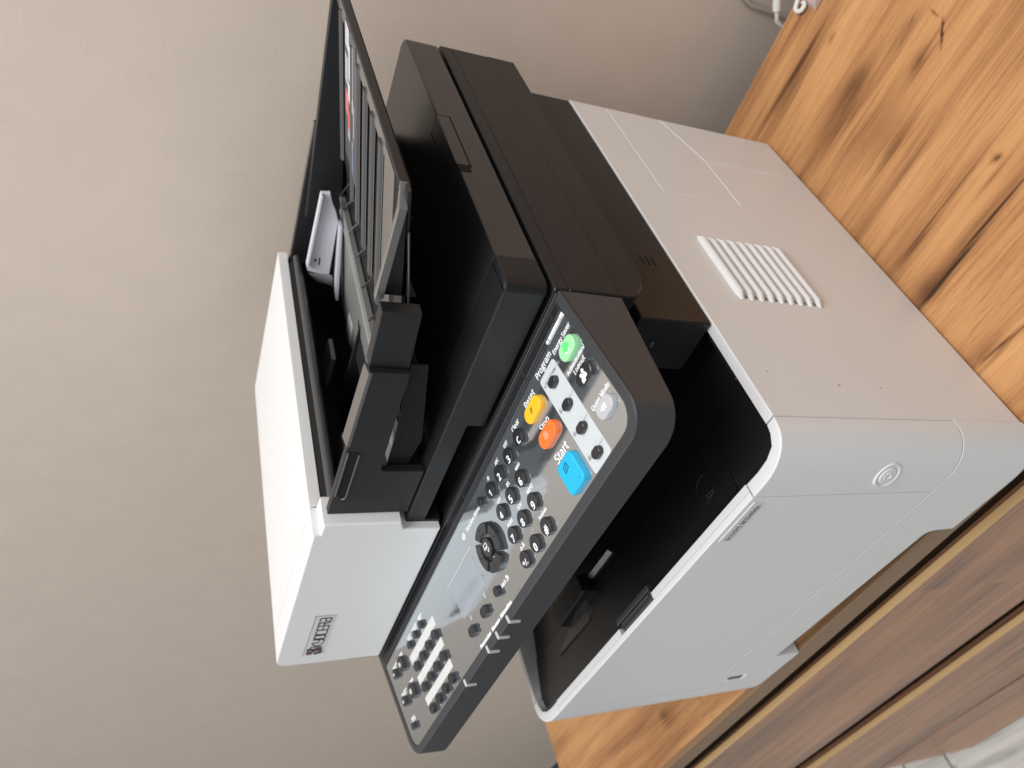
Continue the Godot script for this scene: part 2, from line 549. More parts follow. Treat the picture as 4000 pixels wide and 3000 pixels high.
func make_body(pr: Node3D) -> void:
	var body := put("body", Mb.new().box(Vector3(WL + 0.006, 0.006, -0.381), Vector3(W - 0.006, 0.172, -0.030)).box(Vector3(WL + 0.006, 0.172, -0.381), Vector3(W - 0.0071, 0.21, -0.36)), M.core, pr)
	# right side in three panels, with open joints between them
	var g := 0.0003
	var main := [Vector2(-0.3846, RIM), Vector2(-0.0250, RIM), Vector2(-0.0250, 0.004), Vector2(-0.3202, 0.004), Vector2(-0.3202, 0.1157), Vector2(-0.2552, 0.1157), Vector2(-0.2552, 0.1908), Vector2(-0.3846, 0.1908)]
	put("side_panel", Mb.new().extrude(PackedVector2Array(main), Vector3.ZERO, Vector3.BACK, Vector3.UP, Vector3.RIGHT, [[0.1930, g], [0.1994, g], [0.2000, g + 0.0006]]), M.white, body)
	put("access_cover", Mb.new().extrude(PackedVector2Array([Vector2(-0.3846, 0.1908), Vector2(-0.2552, 0.1908), Vector2(-0.2552, 0.1157), Vector2(-0.3202, 0.1157), Vector2(-0.3846, 0.1340)]), Vector3.ZERO, Vector3.BACK, Vector3.UP, Vector3.RIGHT, [[0.1930, g], [0.1995, g], [0.2000, g + 0.0006]]), M.white, body)
	put("access_cover", Mb.new().extrude(PackedVector2Array([Vector2(-0.3846, 0.1340), Vector2(-0.3202, 0.1157), Vector2(-0.3202, 0.004), Vector2(-0.3846, 0.004)]), Vector3.ZERO, Vector3.BACK, Vector3.UP, Vector3.RIGHT, [[0.1930, g], [0.1994, g], [0.2000, g + 0.0006]]), M.white, body)
	# louvres: proud rounded ribs
	for i in 9:
		var y := 0.1862 - 0.00886 * i
		var mb := Mb.new()
		var prof := []
		for k in 9:
			var a := PI * k / 8.0
			prof.append(Vector2(cos(a) * 0.0033, pow(sin(a), 0.8) * (0.0042 if i == 0 else 0.0036)))
		var nz := 13
		var rings := []
		for s in nz:
			var t := s / float(nz - 1)
			var z := lerpf(-0.1990, -0.1290, t)
			var e := minf(1.0, minf((z + 0.1990) / 0.004, (-0.1290 - z) / 0.004))
			var r := []
			for q in prof:
				r.append(Vector3(0.1998 + q.y * sqrt(maxf(e, 0.02) * (2.0 - e)), y + q.x * lerpf(0.55, 1.0, e), z))
			rings.append(r)
		for s in nz - 1:
			for k in 8:
				var n0 := Vector3(sin(PI * k / 8.0), cos(PI * k / 8.0), 0)
				var n1 := Vector3(sin(PI * (k + 1) / 8.0), cos(PI * (k + 1) / 8.0), 0)
				mb.squad(rings[s][k], rings[s][k + 1], rings[s + 1][k + 1], rings[s + 1][k], n0, n1, n1, n0)
		for e in [0, nz - 1]:
			for k in 8:
				mb.flat(rings[e][0], rings[e][k], rings[e][k + 1], Vector3(0, 0, -1 if e == 0 else 1))
		put("louvre", mb, M.white, body)
	for i in 8:
		var y := 0.1862 - 0.00886 * (i + 0.5)
		put("vent_shade", Mb.new().box(Vector3(0.1985, y - 0.0011, -0.1345), Vector3(0.2003, y + 0.0009, -0.1308), 0.0003), M.print_grey, body)  # dark blocks painted in for the shade at the louvre ends
	# little scuffs left on the side
	for s in [[-0.0608, 0.2082, 0.0007], [-0.052, 0.1552, 0.0010], [-0.0518, 0.1184, 0.0007]]:
		put("scuff", Mb.new().extrude(disc(Vector2(s[0], s[1]), s[2], 8), Vector3.ZERO, Vector3.BACK, Vector3.UP, Vector3.RIGHT, [[0.1990, 0.0], [0.20005, 0.0]]), mat(lin(0.42, 0.27, 0.21), 0.6), body)
	# left and rear walls
	put("side_panel", Mb.new().zy([Vector2(-0.3846, RIM), Vector2(-0.0250, RIM), Vector2(-0.0250, 0.004), Vector2(-0.3846, 0.004)], WL, -0.1757, 0.0006), M.white, body)
	put("rear_panel", Mb.new().box(Vector3(WL + 0.0065, 0.004, -0.3875), Vector3(W - 0.0075, RIM - 0.002, -0.3815), 0.0006), M.white, body)
	# front corner covers
	var oc := corner_right()
	var ic := [Vector2(0.1582, -0.0090), Vector2(0.1700, -0.0088), Vector2(0.1800, -0.0098), Vector2(0.1880, -0.0130), Vector2(0.1918, -0.0190), Vector2(0.1930, -0.0244)]
	var plan := []
	for p in oc:
		plan.append(p)
	plan.append(Vector2(0.1582, 0.0))
	for p in ic:
		plan.append(p)
	var cr := put("corner_cover", Mb.new().xz(plan, 0.0740, RIM, 0.0007), M.white, body)
	var left := []
	for p in plan:
		left.append(Vector2(0.0185 - p.x, p.y))
	put("corner_cover", Mb.new().xz(left, 0.0740, RIM, 0.0007), M.white, body)
	# power button: dished ring and button
	var bz := -0.0010
	put("power_button", ring_dish(Vector3(0.1755, 0.1325, bz), Vector3(0.978, 0, -0.21), Vector3.UP, 0.0098), M.white, cr)
	# fold-down front cover, with a notch for the stopper in its top edge
	var fd := Mb.new().xy([Vector2(-0.1389, 0.0742), Vector2(0.1574, 0.0742), Vector2(0.1574, RIM), Vector2(0.0352, RIM), Vector2(0.0352, 0.2150), Vector2(-0.0160, 0.2150), Vector2(-0.0160, RIM), Vector2(-0.1389, RIM)], -0.0093, -0.0046, 0.0)
	fd.xy([Vector2(-0.1389, 0.0742), Vector2(0.1574, 0.0742), Vector2(0.1574, RIM), Vector2(-0.1389, RIM)], -0.0046, 0.0, 0.0006)
	var door := put("front_cover", fd, M.white, body)
	# paper cassette
	var cs := Mb.new().xy([Vector2(-0.1390, 0.003), Vector2(-0.0872, 0.003), Vector2(-0.0872, 0.0305), Vector2(0.1035, 0.0290), Vector2(0.1075, 0.0265), Vector2(0.1093, 0.0200), Vector2(0.1100, 0.003), Vector2(0.158, 0.003), Vector2(0.158, 0.0731), Vector2(-0.1390, 0.0731)], -0.030, 0.0, 0.0)
	var cas := put("paper_cassette", cs.xz(solid_corner(false), 0.003, 0.0731, 0.0).xz(solid_corner(true), 0.003, 0.0731, 0.0), M.white, pr)
	put("gauge_slot", Mb.new().xy(Array(rrect(-0.1258, 0.0448, -0.1210, 0.0612, [0.0008, 0.0008, 0.0008, 0.0008], 3)), -0.004, 0.0003, 0.0), mat(grey(0.09), 0.5), cas)
	put("gauge_frame", strokes([[Vector2(-0.1278, 0.0600), Vector2(-0.1278, 0.0440), Vector2(-0.1205, 0.0420)]], 0.0012, Vector3.ZERO, Vector3.RIGHT, Vector3.UP, Vector3.BACK, -0.002, 0.0009), M.white, cas)
	# model plate
	put("model_plate", Mb.new().xy(Array(rrect(0.1120, 0.2152, 0.1529, 0.2226, [0.0012, 0.0012, 0.0004, 0.0004], 4)), -0.002, 0.0005, 0.0003), M.badge, door)
	var tm := text_mesh("ECOSYS M2040dn", false)
	var bb := tm.get_aabb()
	var k := 0.0358 / bb.size.x
	var t := put("lettering", tm, mat(grey(0.12), 0.4), door)
	t.transform = Transform3D(Basis.from_scale(Vector3(k, k * 1.12, 1.0)), Vector3(0.1141 - bb.position.x * k, 0.2173, 0.0006))

func solid_corner(lefty: bool) -> Array:
	var o := []
	for p in corner_right():
		o.append(Vector2(0.0185 - p.x, p.y) if lefty else p)
	o.append(Vector2(0.0185 - 0.158, 0.0) if lefty else Vector2(0.158, 0.0))
	o.append(Vector2(0.0185 - 0.158, -0.030) if lefty else Vector2(0.158, -0.030))
	o.append(Vector2(0.0185 - 0.200, -0.0252) if lefty else Vector2(0.200, -0.0252))
	return o

func ring_dish(c: Vector3, U: Vector3, V: Vector3, r: float) -> Mb:
	var N := U.cross(V).normalized()
	var mb := Mb.new()
	var prof := [[1.0, -0.0015], [0.97, 0.0011], [0.86, 0.0012], [0.70, -0.0002], [0.62, 0.0010], [0.55, 0.0013], [0.0, 0.0013]]
	for i in prof.size() - 1:
		for s in 40:
			var a := TAU * s / 40
			var b := TAU * (s + 1) / 40
			var da := U * cos(a) + V * sin(a)
			var db := U * cos(b) + V * sin(b)
			mb.quad(c + da * r * prof[i][0] + N * prof[i][1], c + db * r * prof[i][0] + N * prof[i][1], c + db * r * prof[i + 1][0] + N * prof[i + 1][1], c + da * r * prof[i + 1][0] + N * prof[i + 1][1], N + da * 0.4)
	strokes([[Vector2(0, 0.0008), Vector2(0, 0.0032)], [Vector2(-0.0018, 0.0022), Vector2(-0.0026, 0.0004), Vector2(-0.0018, -0.0016), Vector2(0, -0.0024), Vector2(0.0018, -0.0016), Vector2(0.0026, 0.0004), Vector2(0.0018, 0.0022)]], 0.0006, c, U, V, N, 0.0012, 0.0018, mb)
	return mb

# ---------------------------------------------------------------- output tray in the top of the body
func make_output_tray(pr: Node3D) -> void:
	var T: Material = M.black_tray
	var tr := put("output_tray", Mb.new().zy([Vector2(-0.0628, 0.2128), Vector2(-0.20, 0.1900), Vector2(-0.36, 0.1780), Vector2(-0.36, 0.1725), Vector2(-0.0628, 0.1725)], -0.1756, 0.1928, 0.0), T, pr)
	put("front_ledge", Mb.new().zy([Vector2(-0.0096, 0.2262), Vector2(-0.0118, 0.2258), Vector2(-0.0150, 0.2224), Vector2(-0.0617, 0.2138), Vector2(-0.0617, 0.1725), Vector2(-0.0096, 0.1725)], -0.1590, 0.1460, 0.0), T, tr)
	# ends of the ledge, turned up in the corners of the rim
	put("ledge_end", Mb.new().zy([Vector2(-0.0200, 0.2212), Vector2(-0.0622, 0.2138), Vector2(-0.0622, 0.1725), Vector2(-0.0200, 0.1725)], 0.1464, 0.1928, 0.0).xz([Vector2(0.1464, -0.0202), Vector2(0.1914, -0.0202), Vector2(0.1878, -0.0136), Vector2(0.1800, -0.0104), Vector2(0.1700, -0.0094), Vector2(0.1464, -0.0094)], 0.1725, 0.2212, 0.0), T, tr)
	put("ledge_end", Mb.new().zy([Vector2(-0.0260, 0.2202), Vector2(-0.0622, 0.2138), Vector2(-0.0622, 0.1725), Vector2(-0.0260, 0.1725)], -0.1756, -0.1594, 0.0).xz([Vector2(-0.1594, -0.0262), Vector2(-0.1750, -0.0262), Vector2(-0.1735, -0.0195), Vector2(-0.1700, -0.0136), Vector2(-0.1660, -0.0104), Vector2(-0.1594, -0.0094)], 0.1725, 0.2202, 0.0), T, tr)
	put("side_lip", Mb.new().box(Vector3(0.1890, 0.1725, -0.1010), Vector3(0.1928, 0.2248, -0.0626), 0.0008), T, tr)
	# stopper clip in the notch of the rim
	var st := Mb.new().box(Vector3(-0.0165, 0.2140, -0.0160), Vector3(0.0345, 0.2275, -0.0118), 0.0006).box(Vector3(-0.0120, 0.2140, -0.0117), Vector3(0.0345, 0.2268, -0.0050), 0.0008)
	st.box(Vector3(-0.0080, 0.2268, -0.0100), Vector3(0.0320, 0.2280, -0.0084), 0.0004)
	put("paper_stop", st, M.frame, tr)
	# folded stopper flap
	var q := [Vector3(-0.0655, 0.2128, -0.0662), Vector3(-0.0441, 0.2148, -0.0501), Vector3(-0.0632, 0.2186, -0.0404), Vector3(-0.1255, 0.2192, -0.0412), Vector3(-0.1098, 0.2176, -0.0475)]
	var fm := Mb.new()
	for i in [1, 2, 3]:
		fm.flat(q[0], q[i], q[i + 1], Vector3.UP)
	for i in 5:
		var j := (i + 1) % 5
		fm.quad(q[i], q[j], q[j] - Vector3(0, 0.01, 0), q[i] - Vector3(0, 0.01, 0), (q[i] + q[j]) * 0.5 - Vector3(-0.08, 0.21, -0.05))
	put("paper_flap", fm, mat(lin(0.075, 0.068, 0.062), 0.3), tr)  # reflection on the black flap put into its lighter brownish colour
	put("paper_roller_cover", Mb.new().xz([Vector2(-0.112, -0.0765), Vector2(-0.0535, -0.0765), Vector2(-0.0515, -0.0600), Vector2(-0.1064, -0.0575)], 0.20, 0.2215, 0.001), T, tr)
	put("guide_ridge", Mb.new().zy([Vector2(-0.0735, 0.2080), Vector2(-0.0700, 0.2160), Vector2(-0.0672, 0.2130), Vector2(-0.0672, 0.2080)], -0.047, -0.0075, 0.0), M.rib, tr)
	# moulded ring mark and two dashes on the ledge
	var arc := []
	for i in 23:
		var a := 0.3 + 5.2 * i / 22.0
		arc.append(Vector3(0.1185 + cos(a) * 0.0088, 0.2205 + 0.176 * (sin(a) * 0.0088) + 0.176 * 0.0, -0.0345 + sin(a) * 0.0098))
	for i in arc.size():
		arc[i].y = 0.2224 + (arc[i].z + 0.0150) * 0.182
	put("ring_mark", Mb.new().tube(arc, 0.00028, 6), T, tr)
	for dz in [0.0, 0.0022]:
		put("dash_mark", Mb.new().tube([Vector3(0.1180, 0.2224 + (-0.0296 + dz + 0.015) * 0.182, -0.0296 + dz), Vector3(0.1270, 0.2224 + (-0.0290 + dz + 0.015) * 0.182, -0.0290 + dz)], 0.0004, 6), T, tr)

# ---------------------------------------------------------------- scanner, its supports and its lid
func make_scanner(pr: Node3D) -> void:
	var B: Material = M.black
	var sup := put("scanner_support", Mb.new().box(Vector3(0.1585, 0.2268, -0.3840), Vector3(0.1993, 0.2795, -0.1014), 0.001), B, pr)
	for i in 3:
		var y := 0.2522 - 0.0045 * i
		put("slit", Mb.new().box(Vector3(0.1980, y - 0.0007, -0.1660), Vector3(0.1996, y + 0.0009, -0.1566), 0.0002), M.dark, sup)
	put("usb_slot", Mb.new().box(Vector3(0.1725, 0.2585, -0.1030), Vector3(0.1835, 0.2645, -0.1010), 0.0), M.dark, sup)
	put("usb_tongue", Mb.new().box(Vector3(0.1775, 0.2610, -0.1025), Vector3(0.1812, 0.2626, -0.1004), 0.0003), M.metal, sup)
	put("rear_support", Mb.new().box(Vector3(WL + 0.002, 0.20, -0.3840), Vector3(0.158, 0.2795, -0.335), 0.001).box(Vector3(WL + 0.002, 0.2268, -0.334), Vector3(-0.150, 0.2795, -0.150), 0.001), B, pr)
	# scanner housing, in two shells
	var lowprof := [Vector2(-0.3980, 0.2800), Vector2(-0.1280, 0.2785), Vector2(-0.1200, 0.2793), Vector2(-0.1116, 0.2827), Vector2(-0.1050, 0.2875), Vector2(-0.1020, 0.2915), Vector2(-0.1005, 0.2960), Vector2(-0.1003, 0.3044), Vector2(-0.3980, 0.3044)]
	var sc := put("scanner", Mb.new().zy(lowprof, -0.2125, 0.2145, 0.0008), B, pr)
	put("upper_shell", Mb.new().extrude(rrect(-0.2164, -0.3980, 0.2164, -0.0985, [0.008, 0.008, 0.002, 0.002], 6), Vector3.ZERO, Vector3.RIGHT, Vector3.BACK, Vector3.UP, [[0.3049, 0.0004], [0.3053, 0.0], [0.3362, 0.0], [0.3366, 0.0004]]), B, sc)
	put("glass_frame", Mb.new().extrude(rrect(-0.2164, -0.3980, 0.2164, -0.0985, [0.008, 0.008, 0.002, 0.002], 6), Vector3.ZERO, Vector3.RIGHT, Vector3.BACK, Vector3.UP, [[0.3369, 0.0004], [0.3372, 0.0], [0.3452, 0.0], [0.3458, 0.0006]]), B, sc)
	# lid: front face with a finger recess
	var L: Material = M.black_lid
	var lm := Mb.new().extrude(rrect(-0.2120, -0.3985, 0.2164, -0.1230, [0.012, 0.012, 0.0, 0.0], 8), Vector3.ZERO, Vector3.RIGHT, Vector3.BACK, Vector3.UP, [[0.3492, 0.0006], [0.3498, 0.0], [0.3732, 0.0], [0.3741, 0.0003], [0.3746, 0.0012]])
	var lid := put("lid", lm, L, pr)
	var fr := Mb.new()
	var prof := rrect(-0.1230, 0.3492, -0.0985, 0.3746, [0.0, 0.001, 0.0012, 0.0], 5)
	var prof_in := rrect(-0.1230, 0.3605, -0.0985, 0.3746, [0.0, 0.001, 0.0012, 0.0], 5)
	fr.extrude(prof, Vector3.ZERO, Vector3.BACK, Vector3.UP, Vector3.RIGHT, [[-0.2120, 0.0], [0.0012, 0.0]])
	fr.extrude(prof_in, Vector3.ZERO, Vector3.BACK, Vector3.UP, Vector3.RIGHT, [[0.0012, 0.0], [0.1030, 0.0]])
	fr.extrude(prof, Vector3.ZERO, Vector3.BACK, Vector3.UP, Vector3.RIGHT, [[0.1030, 0.0], [0.2110, 0.0]])
	# rounded front right corner
	fr.extrude(PackedVector2Array([Vector2(0.2110, -0.1230), Vector2(0.2164, -0.1230), Vector2(0.2164, -0.1060), Vector2(0.2160, -0.1032), Vector2(0.2150, -0.1008), Vector2(0.2132, -0.0991), Vector2(0.2110, -0.0985)]), Vector3.ZERO, Vector3.RIGHT, Vector3.BACK, Vector3.UP, [[0.3492, 0.0004], [0.3496, 0.0], [0.3734, 0.0], [0.3742, 0.0004], [0.3746, 0.0012]])
	put("lid_front", fr, B, lid)
	put("lid_underside", Mb.new().box(Vector3(-0.205, 0.3461, -0.39), Vector3(0.208, 0.3490, -0.125), 0.0), M.dark, lid)
	# grip tab let into the right edge, with the slot behind it
	put("lid_grip", Mb.new().box(Vector3(0.2030, 0.3662, -0.2735), Vector3(0.2168, 0.3752, -0.2135), 0.0004), L, lid)
	var gp := Mb.new().box(Vector3(0.2018, 0.3700, -0.2745), Vector3(0.2030, 0.37485, -0.2125)).box(Vector3(0.2031, 0.3650, -0.2745), Vector3(0.21665, 0.37485, -0.2736)).box(Vector3(0.2031, 0.3650, -0.2134), Vector3(0.21665, 0.37485, -0.2122)).box(Vector3(0.2100, 0.3652, -0.2735), Vector3(0.21665, 0.3661, -0.2135))
	gp.box(Vector3(0.2050, 0.3668, -0.2121), Vector3(0.21660, 0.37480, -0.2060))
	put("grip_slot", gp, M.dark, lid)

# ---------------------------------------------------------------- operation panel
func panel_outline(inset: float, v0: float, rr: float) -> PackedVector2Array:
	return rrect(-0.2165 + inset, v0, 0.2165 - inset, 0.0928 - inset, [0.001, 0.001, rr, rr], 12)

func make_panel(pr: Node3D) -> void:
	var F: Material = M.frame
	# shell: from the face down to the flat underside
	var top := []
	var low := []
	for p in panel_outline(0.0, 0.0, 0.0175):
		top.append(pp(p.x, p.y, -0.0013))
		var q := pp(p.x, p.y, 0.0)
		low.append(Vector3(q.x, lerpf(0.3046, 0.3074, (q.z + 0.0976) / 0.0922), q.z + 0.0008))
	var mid := Vector3(0, 0.32, -0.05)
	var shell := Mb.new().loft(top, low, mid)
	var low2 := []
	for p in low:
		low2.append(Vector3(p.x * 0.988, p.y - 0.0012, lerpf(-0.05, p.z, 0.985)))
	shell.loft(low, low2, mid)
	for i in range(1, low2.size() - 1):
		shell.flat(low2[0], low2[i], low2[i + 1], Vector3.DOWN)
		shell.flat(top[0], top[i], top[i + 1], PN)
	var pan := put("operation_panel", shell, M.shell, pr)
	# raised rim round the face
	var outer := panel_outline(0.0, 0.0, 0.0175)
	var inner := panel_outline(0.0061, 0.0112, 0.0125)
	var rim := Mb.new()
	for i in outer.size():
		var j := (i + 1) % outer.size()
		var mids := (outer[i] + outer[j]) * 0.5
		var od := Vector3.ZERO
		var e: Vector2 = (outer[j] - outer[i]).normalized()
		var en := Vector2(e.y, -e.x)
		if en.dot(mids - Vector2(0, 0.045)) < 0.0:
			en = -en
		od = Vector3.RIGHT * en.x + PV * en.y
		var o0 := outer[i]
		var o1 := outer[j]
		var c := 0.0007
		var p0 := o0 - (o0 - inner[i]).normalized() * c
		var p1 := o1 - (o1 - inner[j]).normalized() * c
		rim.quad(pp(o0.x, o0.y, -0.0016), pp(o1.x, o1.y, -0.0016), pp(o1.x, o1.y, -c), pp(o0.x, o0.y, -c), od)
		rim.quad(pp(o0.x, o0.y, -c), pp(o1.x, o1.y, -c), pp(p1.x, p1.y, 0), pp(p0.x, p0.y, 0), od + PN)
		rim.quad(pp(p0.x, p0.y, 0), pp(p1.x, p1.y, 0), pp(inner[j].x, inner[j].y, 0), pp(inner[i].x, inner[i].y, 0), PN)
		rim.quad(pp(inner[i].x, inner[i].y, 0), pp(inner[j].x, inner[j].y, 0), pp(inner[j].x, inner[j].y, -0.0016), pp(inner[i].x, inner[i].y, -0.0016), -od)
	put("panel_rim", rim, F, pan)
	# ribs and trim along the back of the face
	put("back_rib", Mb.new().extrude(rrect(-0.2140, 0.0002, 0.2150, 0.0016, [0.0005, 0.0005, 0.0005, 0.0005], 3), PB, Vector3.RIGHT, PV, PN, [[0.0, 0.0], [0.0008, 0.0], [0.0012, 0.0004]]), F, pan)
	for s in [[-0.2075, -0.1605], [-0.1597, 0.0372], [0.0380, 0.1568], [0.1576, 0.2014], [0.2022, 0.2104]]:
		put("trim_strip", Mb.new().extrude(rrect(s[0], 0.0030, s[1], 0.0094, [0.0004, 0.0004, 0.0004, 0.0004], 3), PB, Vector3.RIGHT, PV, PN, [[-0.0005, 0.0], [0.0004, 0.0], [0.0007, 0.0004]]), M.black, pan)
		put("trim_rib", Mb.new().extrude(rrect(s[0] + 0.0004, 0.0086, s[1] - 0.0004, 0.0098, [0.0004, 0.0004, 0.0004, 0.0004], 3), PB, Vector3.RIGHT, PV, PN, [[0.0, 0.0], [0.0009, 0.0], [0.0012, 0.0003]]), F, pan)
	for s in [0.1905, 0.1880, 0.0320]:
		put("clip_mark", strokes([[Vector2(s, 0.0036), Vector2(s - 0.0006, 0.0078)]], 0.0006, PB, Vector3.RIGHT, PV, PN, 0.0006, 0.0009), M.dark, pan)
	# printed cover film
	var film := put("panel_film", Mb.new().extrude(rrect(-0.2100, 0.0115, 0.2101, 0.0864, [0.0008, 0.0008, 0.0120, 0.0120], 10), PB, Vector3.RIGHT, PV, PN, [[-0.0016, 0.0], [-0.0009, 0.0], [-0.0007, 0.0002]]), M.film, pan)
	film.set_meta("label", "grey printed cover film of the key panel")
	var s0 := -0.0007
	put("groove", Mb.new().extrude(rrect(-0.2104, 0.0112, 0.2104, 0.0867, [0.0008, 0.0008, 0.0124, 0.0124], 10), PB, Vector3.RIGHT, PV, PN, [[-0.0016, 0.0], [-0.00125, 0.0]]), M.dark, pan)
	var K: Material = M.key
	for q in [[0.1868, 0.1880], [0.1884, 0.1893], [0.1900, 0.1938], [0.1941, 0.1990], [0.1993, 0.2030], [0.2032, 0.2036], [0.2039, 0.2044], [0.2047, 0.2055], [0.2060, 0.2098]]:
		put("edge_glint", Mb.new().extrude(rrect(q[0], 0.0099, q[1], 0.0116, [0.0, 0.0, 0.0, 0.0]), PB, Vector3.RIGHT, PV, PN, [[-0.001, 0.0], [0.0001, 0.0]]), M.print, pan)  # glint along the film's back edge, painted as white dashes
	# number pad
	var cols := [0.0709, 0.0882, 0.1058, 0.1239]
	var rws := [0.0257, 0.0430, 0.0603, 0.0780]
	var glyph := [["1", "2", "3", "C"], ["4", "5", "6", ""], ["7", "8", "9", ""], ["*/.", "0", "#", ""]]
	for r in 4:
		for c in 4:
			if glyph[r][c] == "":
				continue
			var ctr := Vector2(cols[c], rws[r])
			key("number_key", disc(ctr, 0.0055, 26), 0.0019, K, pan)
			var wd := 0.0033 if r < 3 or c > 0 else 0.0062
			if glyph[r][c] == "1":
				wd = 0.0021
			if glyph[r][c] == "#":
				wd = 0.0046
			lettering(glyph[r][c], ctr.x - wd / 2, ctr.x + wd / 2, ctr.y + 0.0023, 0.0019, M.print, pan)
	for t in [[".@", 0.0705, 0.0738, 0.0185], ["ABC", 0.0866, 0.0925, 0.0185], ["DEF", 0.1040, 0.1096, 0.0185], ["Clear", 0.1196, 0.1300, 0.0186], ["GHI", 0.0692, 0.0745, 0.0360], ["JKL", 0.0866, 0.0917, 0.0360], ["MNO", 0.1036, 0.1100, 0.0360], ["PQRS", 0.0680, 0.0757, 0.0532], ["TUV", 0.0862, 0.0921, 0.0532], ["WXYZ", 0.1025, 0.1112, 0.0532], ["a-A", 0.0688, 0.0752, 0.0708], [". -", 0.0878, 0.0905, 0.0706], ["Symbols", 0.1008, 0.1121, 0.0708],
			["Reset", 0.1420, 0.1558, 0.0190], ["Stop", 0.1435, 0.1548, 0.0385], ["Start", 0.1415, 0.1572, 0.0598], ["Program", 0.1640, 0.1845, 0.0165], ["Energy Saver", 0.1865, 0.2090, 0.0193], ["Authentication/", 0.1868, 0.2090, 0.0362], ["Logout", 0.1919, 0.2046, 0.0400], ["Quiet Mode", 0.1882, 0.2084, 0.0630], ["Function Menu", 0.0195, 0.0470, 0.0231], ["Back", 0.0297, 0.0370, 0.0737]]:
		lettering(t[0], t[1], t[2], t[3] - 0.0011, s0, M.print, pan, false)
	lettering("Processing", -0.0300, -0.0088, 0.0851, s0, M.print, pan)
	lettering("Memory", -0.0052, 0.0098, 0.0851, s0, M.print, pan)
	lettering("!Attention", 0.0120, 0.0323, 0.0851, s0, M.print, pan)
	# menu icon, return arrow
	put("menu_icon", strokes([[Vector2(0.0102, 0.0206), Vector2(0.0148, 0.0206), Vector2(0.0148, 0.0240), Vector2(0.0102, 0.0240), Vector2(0.0102, 0.0206)], [Vector2(0.0102, 0.0217), Vector2(0.0148, 0.0217)], [Vector2(0.0102, 0.0229), Vector2(0.0148, 0.0229)]], 0.0005, PB, Vector3.RIGHT, PV, PN, -0.0009, -0.0005), M.print, pan)
	put("return_icon", strokes([[Vector2(0.0388, 0.0738), Vector2(0.0412, 0.0738), Vector2(0.0421, 0.0728), Vector2(0.0412, 0.0717), Vector2(0.0390, 0.0717)], [Vector2(0.0402, 0.0708), Vector2(0.0389, 0.0717), Vector2(0.0402, 0.0727)]], 0.0006, PB, Vector3.RIGHT, PV, PN, -0.0009, -0.0005), M.print, pan)
	# coloured keys
	key("reset_key", pill(Vector2(0.1488, 0.0260), 0.0102, 0.0050), 0.0020, M.key_yellow, pan, 0.0008).set_meta("label", "yellow reset key")
	put("reset_mark", strokes([[Vector2(0.1470, 0.0272), Vector2(0.1486, 0.0246)], [Vector2(0.1482, 0.0274), Vector2(0.1498, 0.0248)]], 0.0004, PB, Vector3.RIGHT, PV, PN, 0.0014, 0.0022), M.print_black, pan)
	key("stop_key", pill(Vector2(0.1489, 0.0450), 0.0102, 0.0050), 0.0020, M.key_orange, pan, 0.0008).set_meta("label", "orange stop key")
	var ring := []
	for i in 21:
		ring.append(Vector2(0.1484 + cos(TAU * i / 20) * 0.0021, 0.0450 + sin(TAU * i / 20) * 0.0021))
	put("stop_mark", strokes([ring, [Vector2(0.1484, 0.0435), Vector2(0.1495, 0.0458), Vector2(0.1473, 0.0458), Vector2(0.1484, 0.0435)]], 0.00045, PB, Vector3.RIGHT, PV, PN, 0.0014, 0.0022), mat(lin(0.8, 0.45, 0.3), 0.5), pan)
	key("start_key", rrect(0.1408, 0.0634, 0.1594, 0.0836, [0.004, 0.004, 0.004, 0.004], 8), 0.0023, M.key_blue, pan, 0.0009).set_meta("label", "large blue start key")
	put("start_mark", strokes([[Vector2(0.1470, 0.0680), Vector2(0.1512, 0.0668), Vector2(0.1518, 0.0702), Vector2(0.1476, 0.0714), Vector2(0.1470, 0.0680)], [Vector2(0.1485, 0.0698), Vector2(0.1503, 0.0684)]], 0.00045, PB, Vector3.RIGHT, PV, PN, 0.0016, 0.0025), mat(lin(0.01, 0.05, 0.10), 0.5), pan)
	put("start_nub", Mb.new().extrude(disc(Vector2(0.1555, 0.0800), 0.0006, 10), PB, Vector3.RIGHT, PV, PN, [[0.0020, 0.0], [0.0028, 0.0002]]), M.key_blue, pan)
	key("energy_saver_key", pill(Vector2(0.1996, 0.0275), 0.0084, 0.0050), 0.0021, M.key_green, pan, 0.0008).set_meta("label", "lit green energy saver key")
	put("key_lamp", Mb.new().extrude(disc(Vector2(0.1996, 0.0268), 0.0030, 20), PB, Vector3.RIGHT, PV, PN, [[0.0015, 0.0], [0.0022, 0.0], [0.0023, 0.0002]]), M.glow, pan)
	put("moon_mark", strokes([[Vector2(0.1975, 0.0290), Vector2(0.1988, 0.0301), Vector2(0.2004, 0.0302), Vector2(0.2018, 0.0294)]], 0.0007, PB, Vector3.RIGHT, PV, PN, 0.0014, 0.0024), M.print, pan)
	key("logout_key", pill(Vector2(0.1991, 0.0466), 0.0082, 0.0047), 0.0020, K, pan, 0.0008)
	var ic := Mb.new()
	for q in [[0.2004, 0.0450, 0.0012, 0.0028, 0.0040], [0.1978, 0.0462, 0.0012, 0.0026, 0.0036]]:
		ic.extrude(disc(Vector2(q[0], q[1]), q[2], 12), PB, Vector3.RIGHT, PV, PN, [[0.0014, 0.0], [0.0022, 0.0]])
		ic.extrude(rrect(q[0] - 0.0016, q[1] + 0.0014, q[0] + 0.0016, q[1] + 0.0042, [0.0013, 0.0013, 0.0, 0.0], 4), PB, Vector3.RIGHT, PV, PN, [[0.0014, 0.0], [0.0022, 0.0]])
	put("person_icon", ic, M.print, pan)
	key("quiet_key", pill(Vector2(0.1988, 0.0692), 0.0078, 0.0047), 0.0020, M.key_clear, pan, 0.0008)
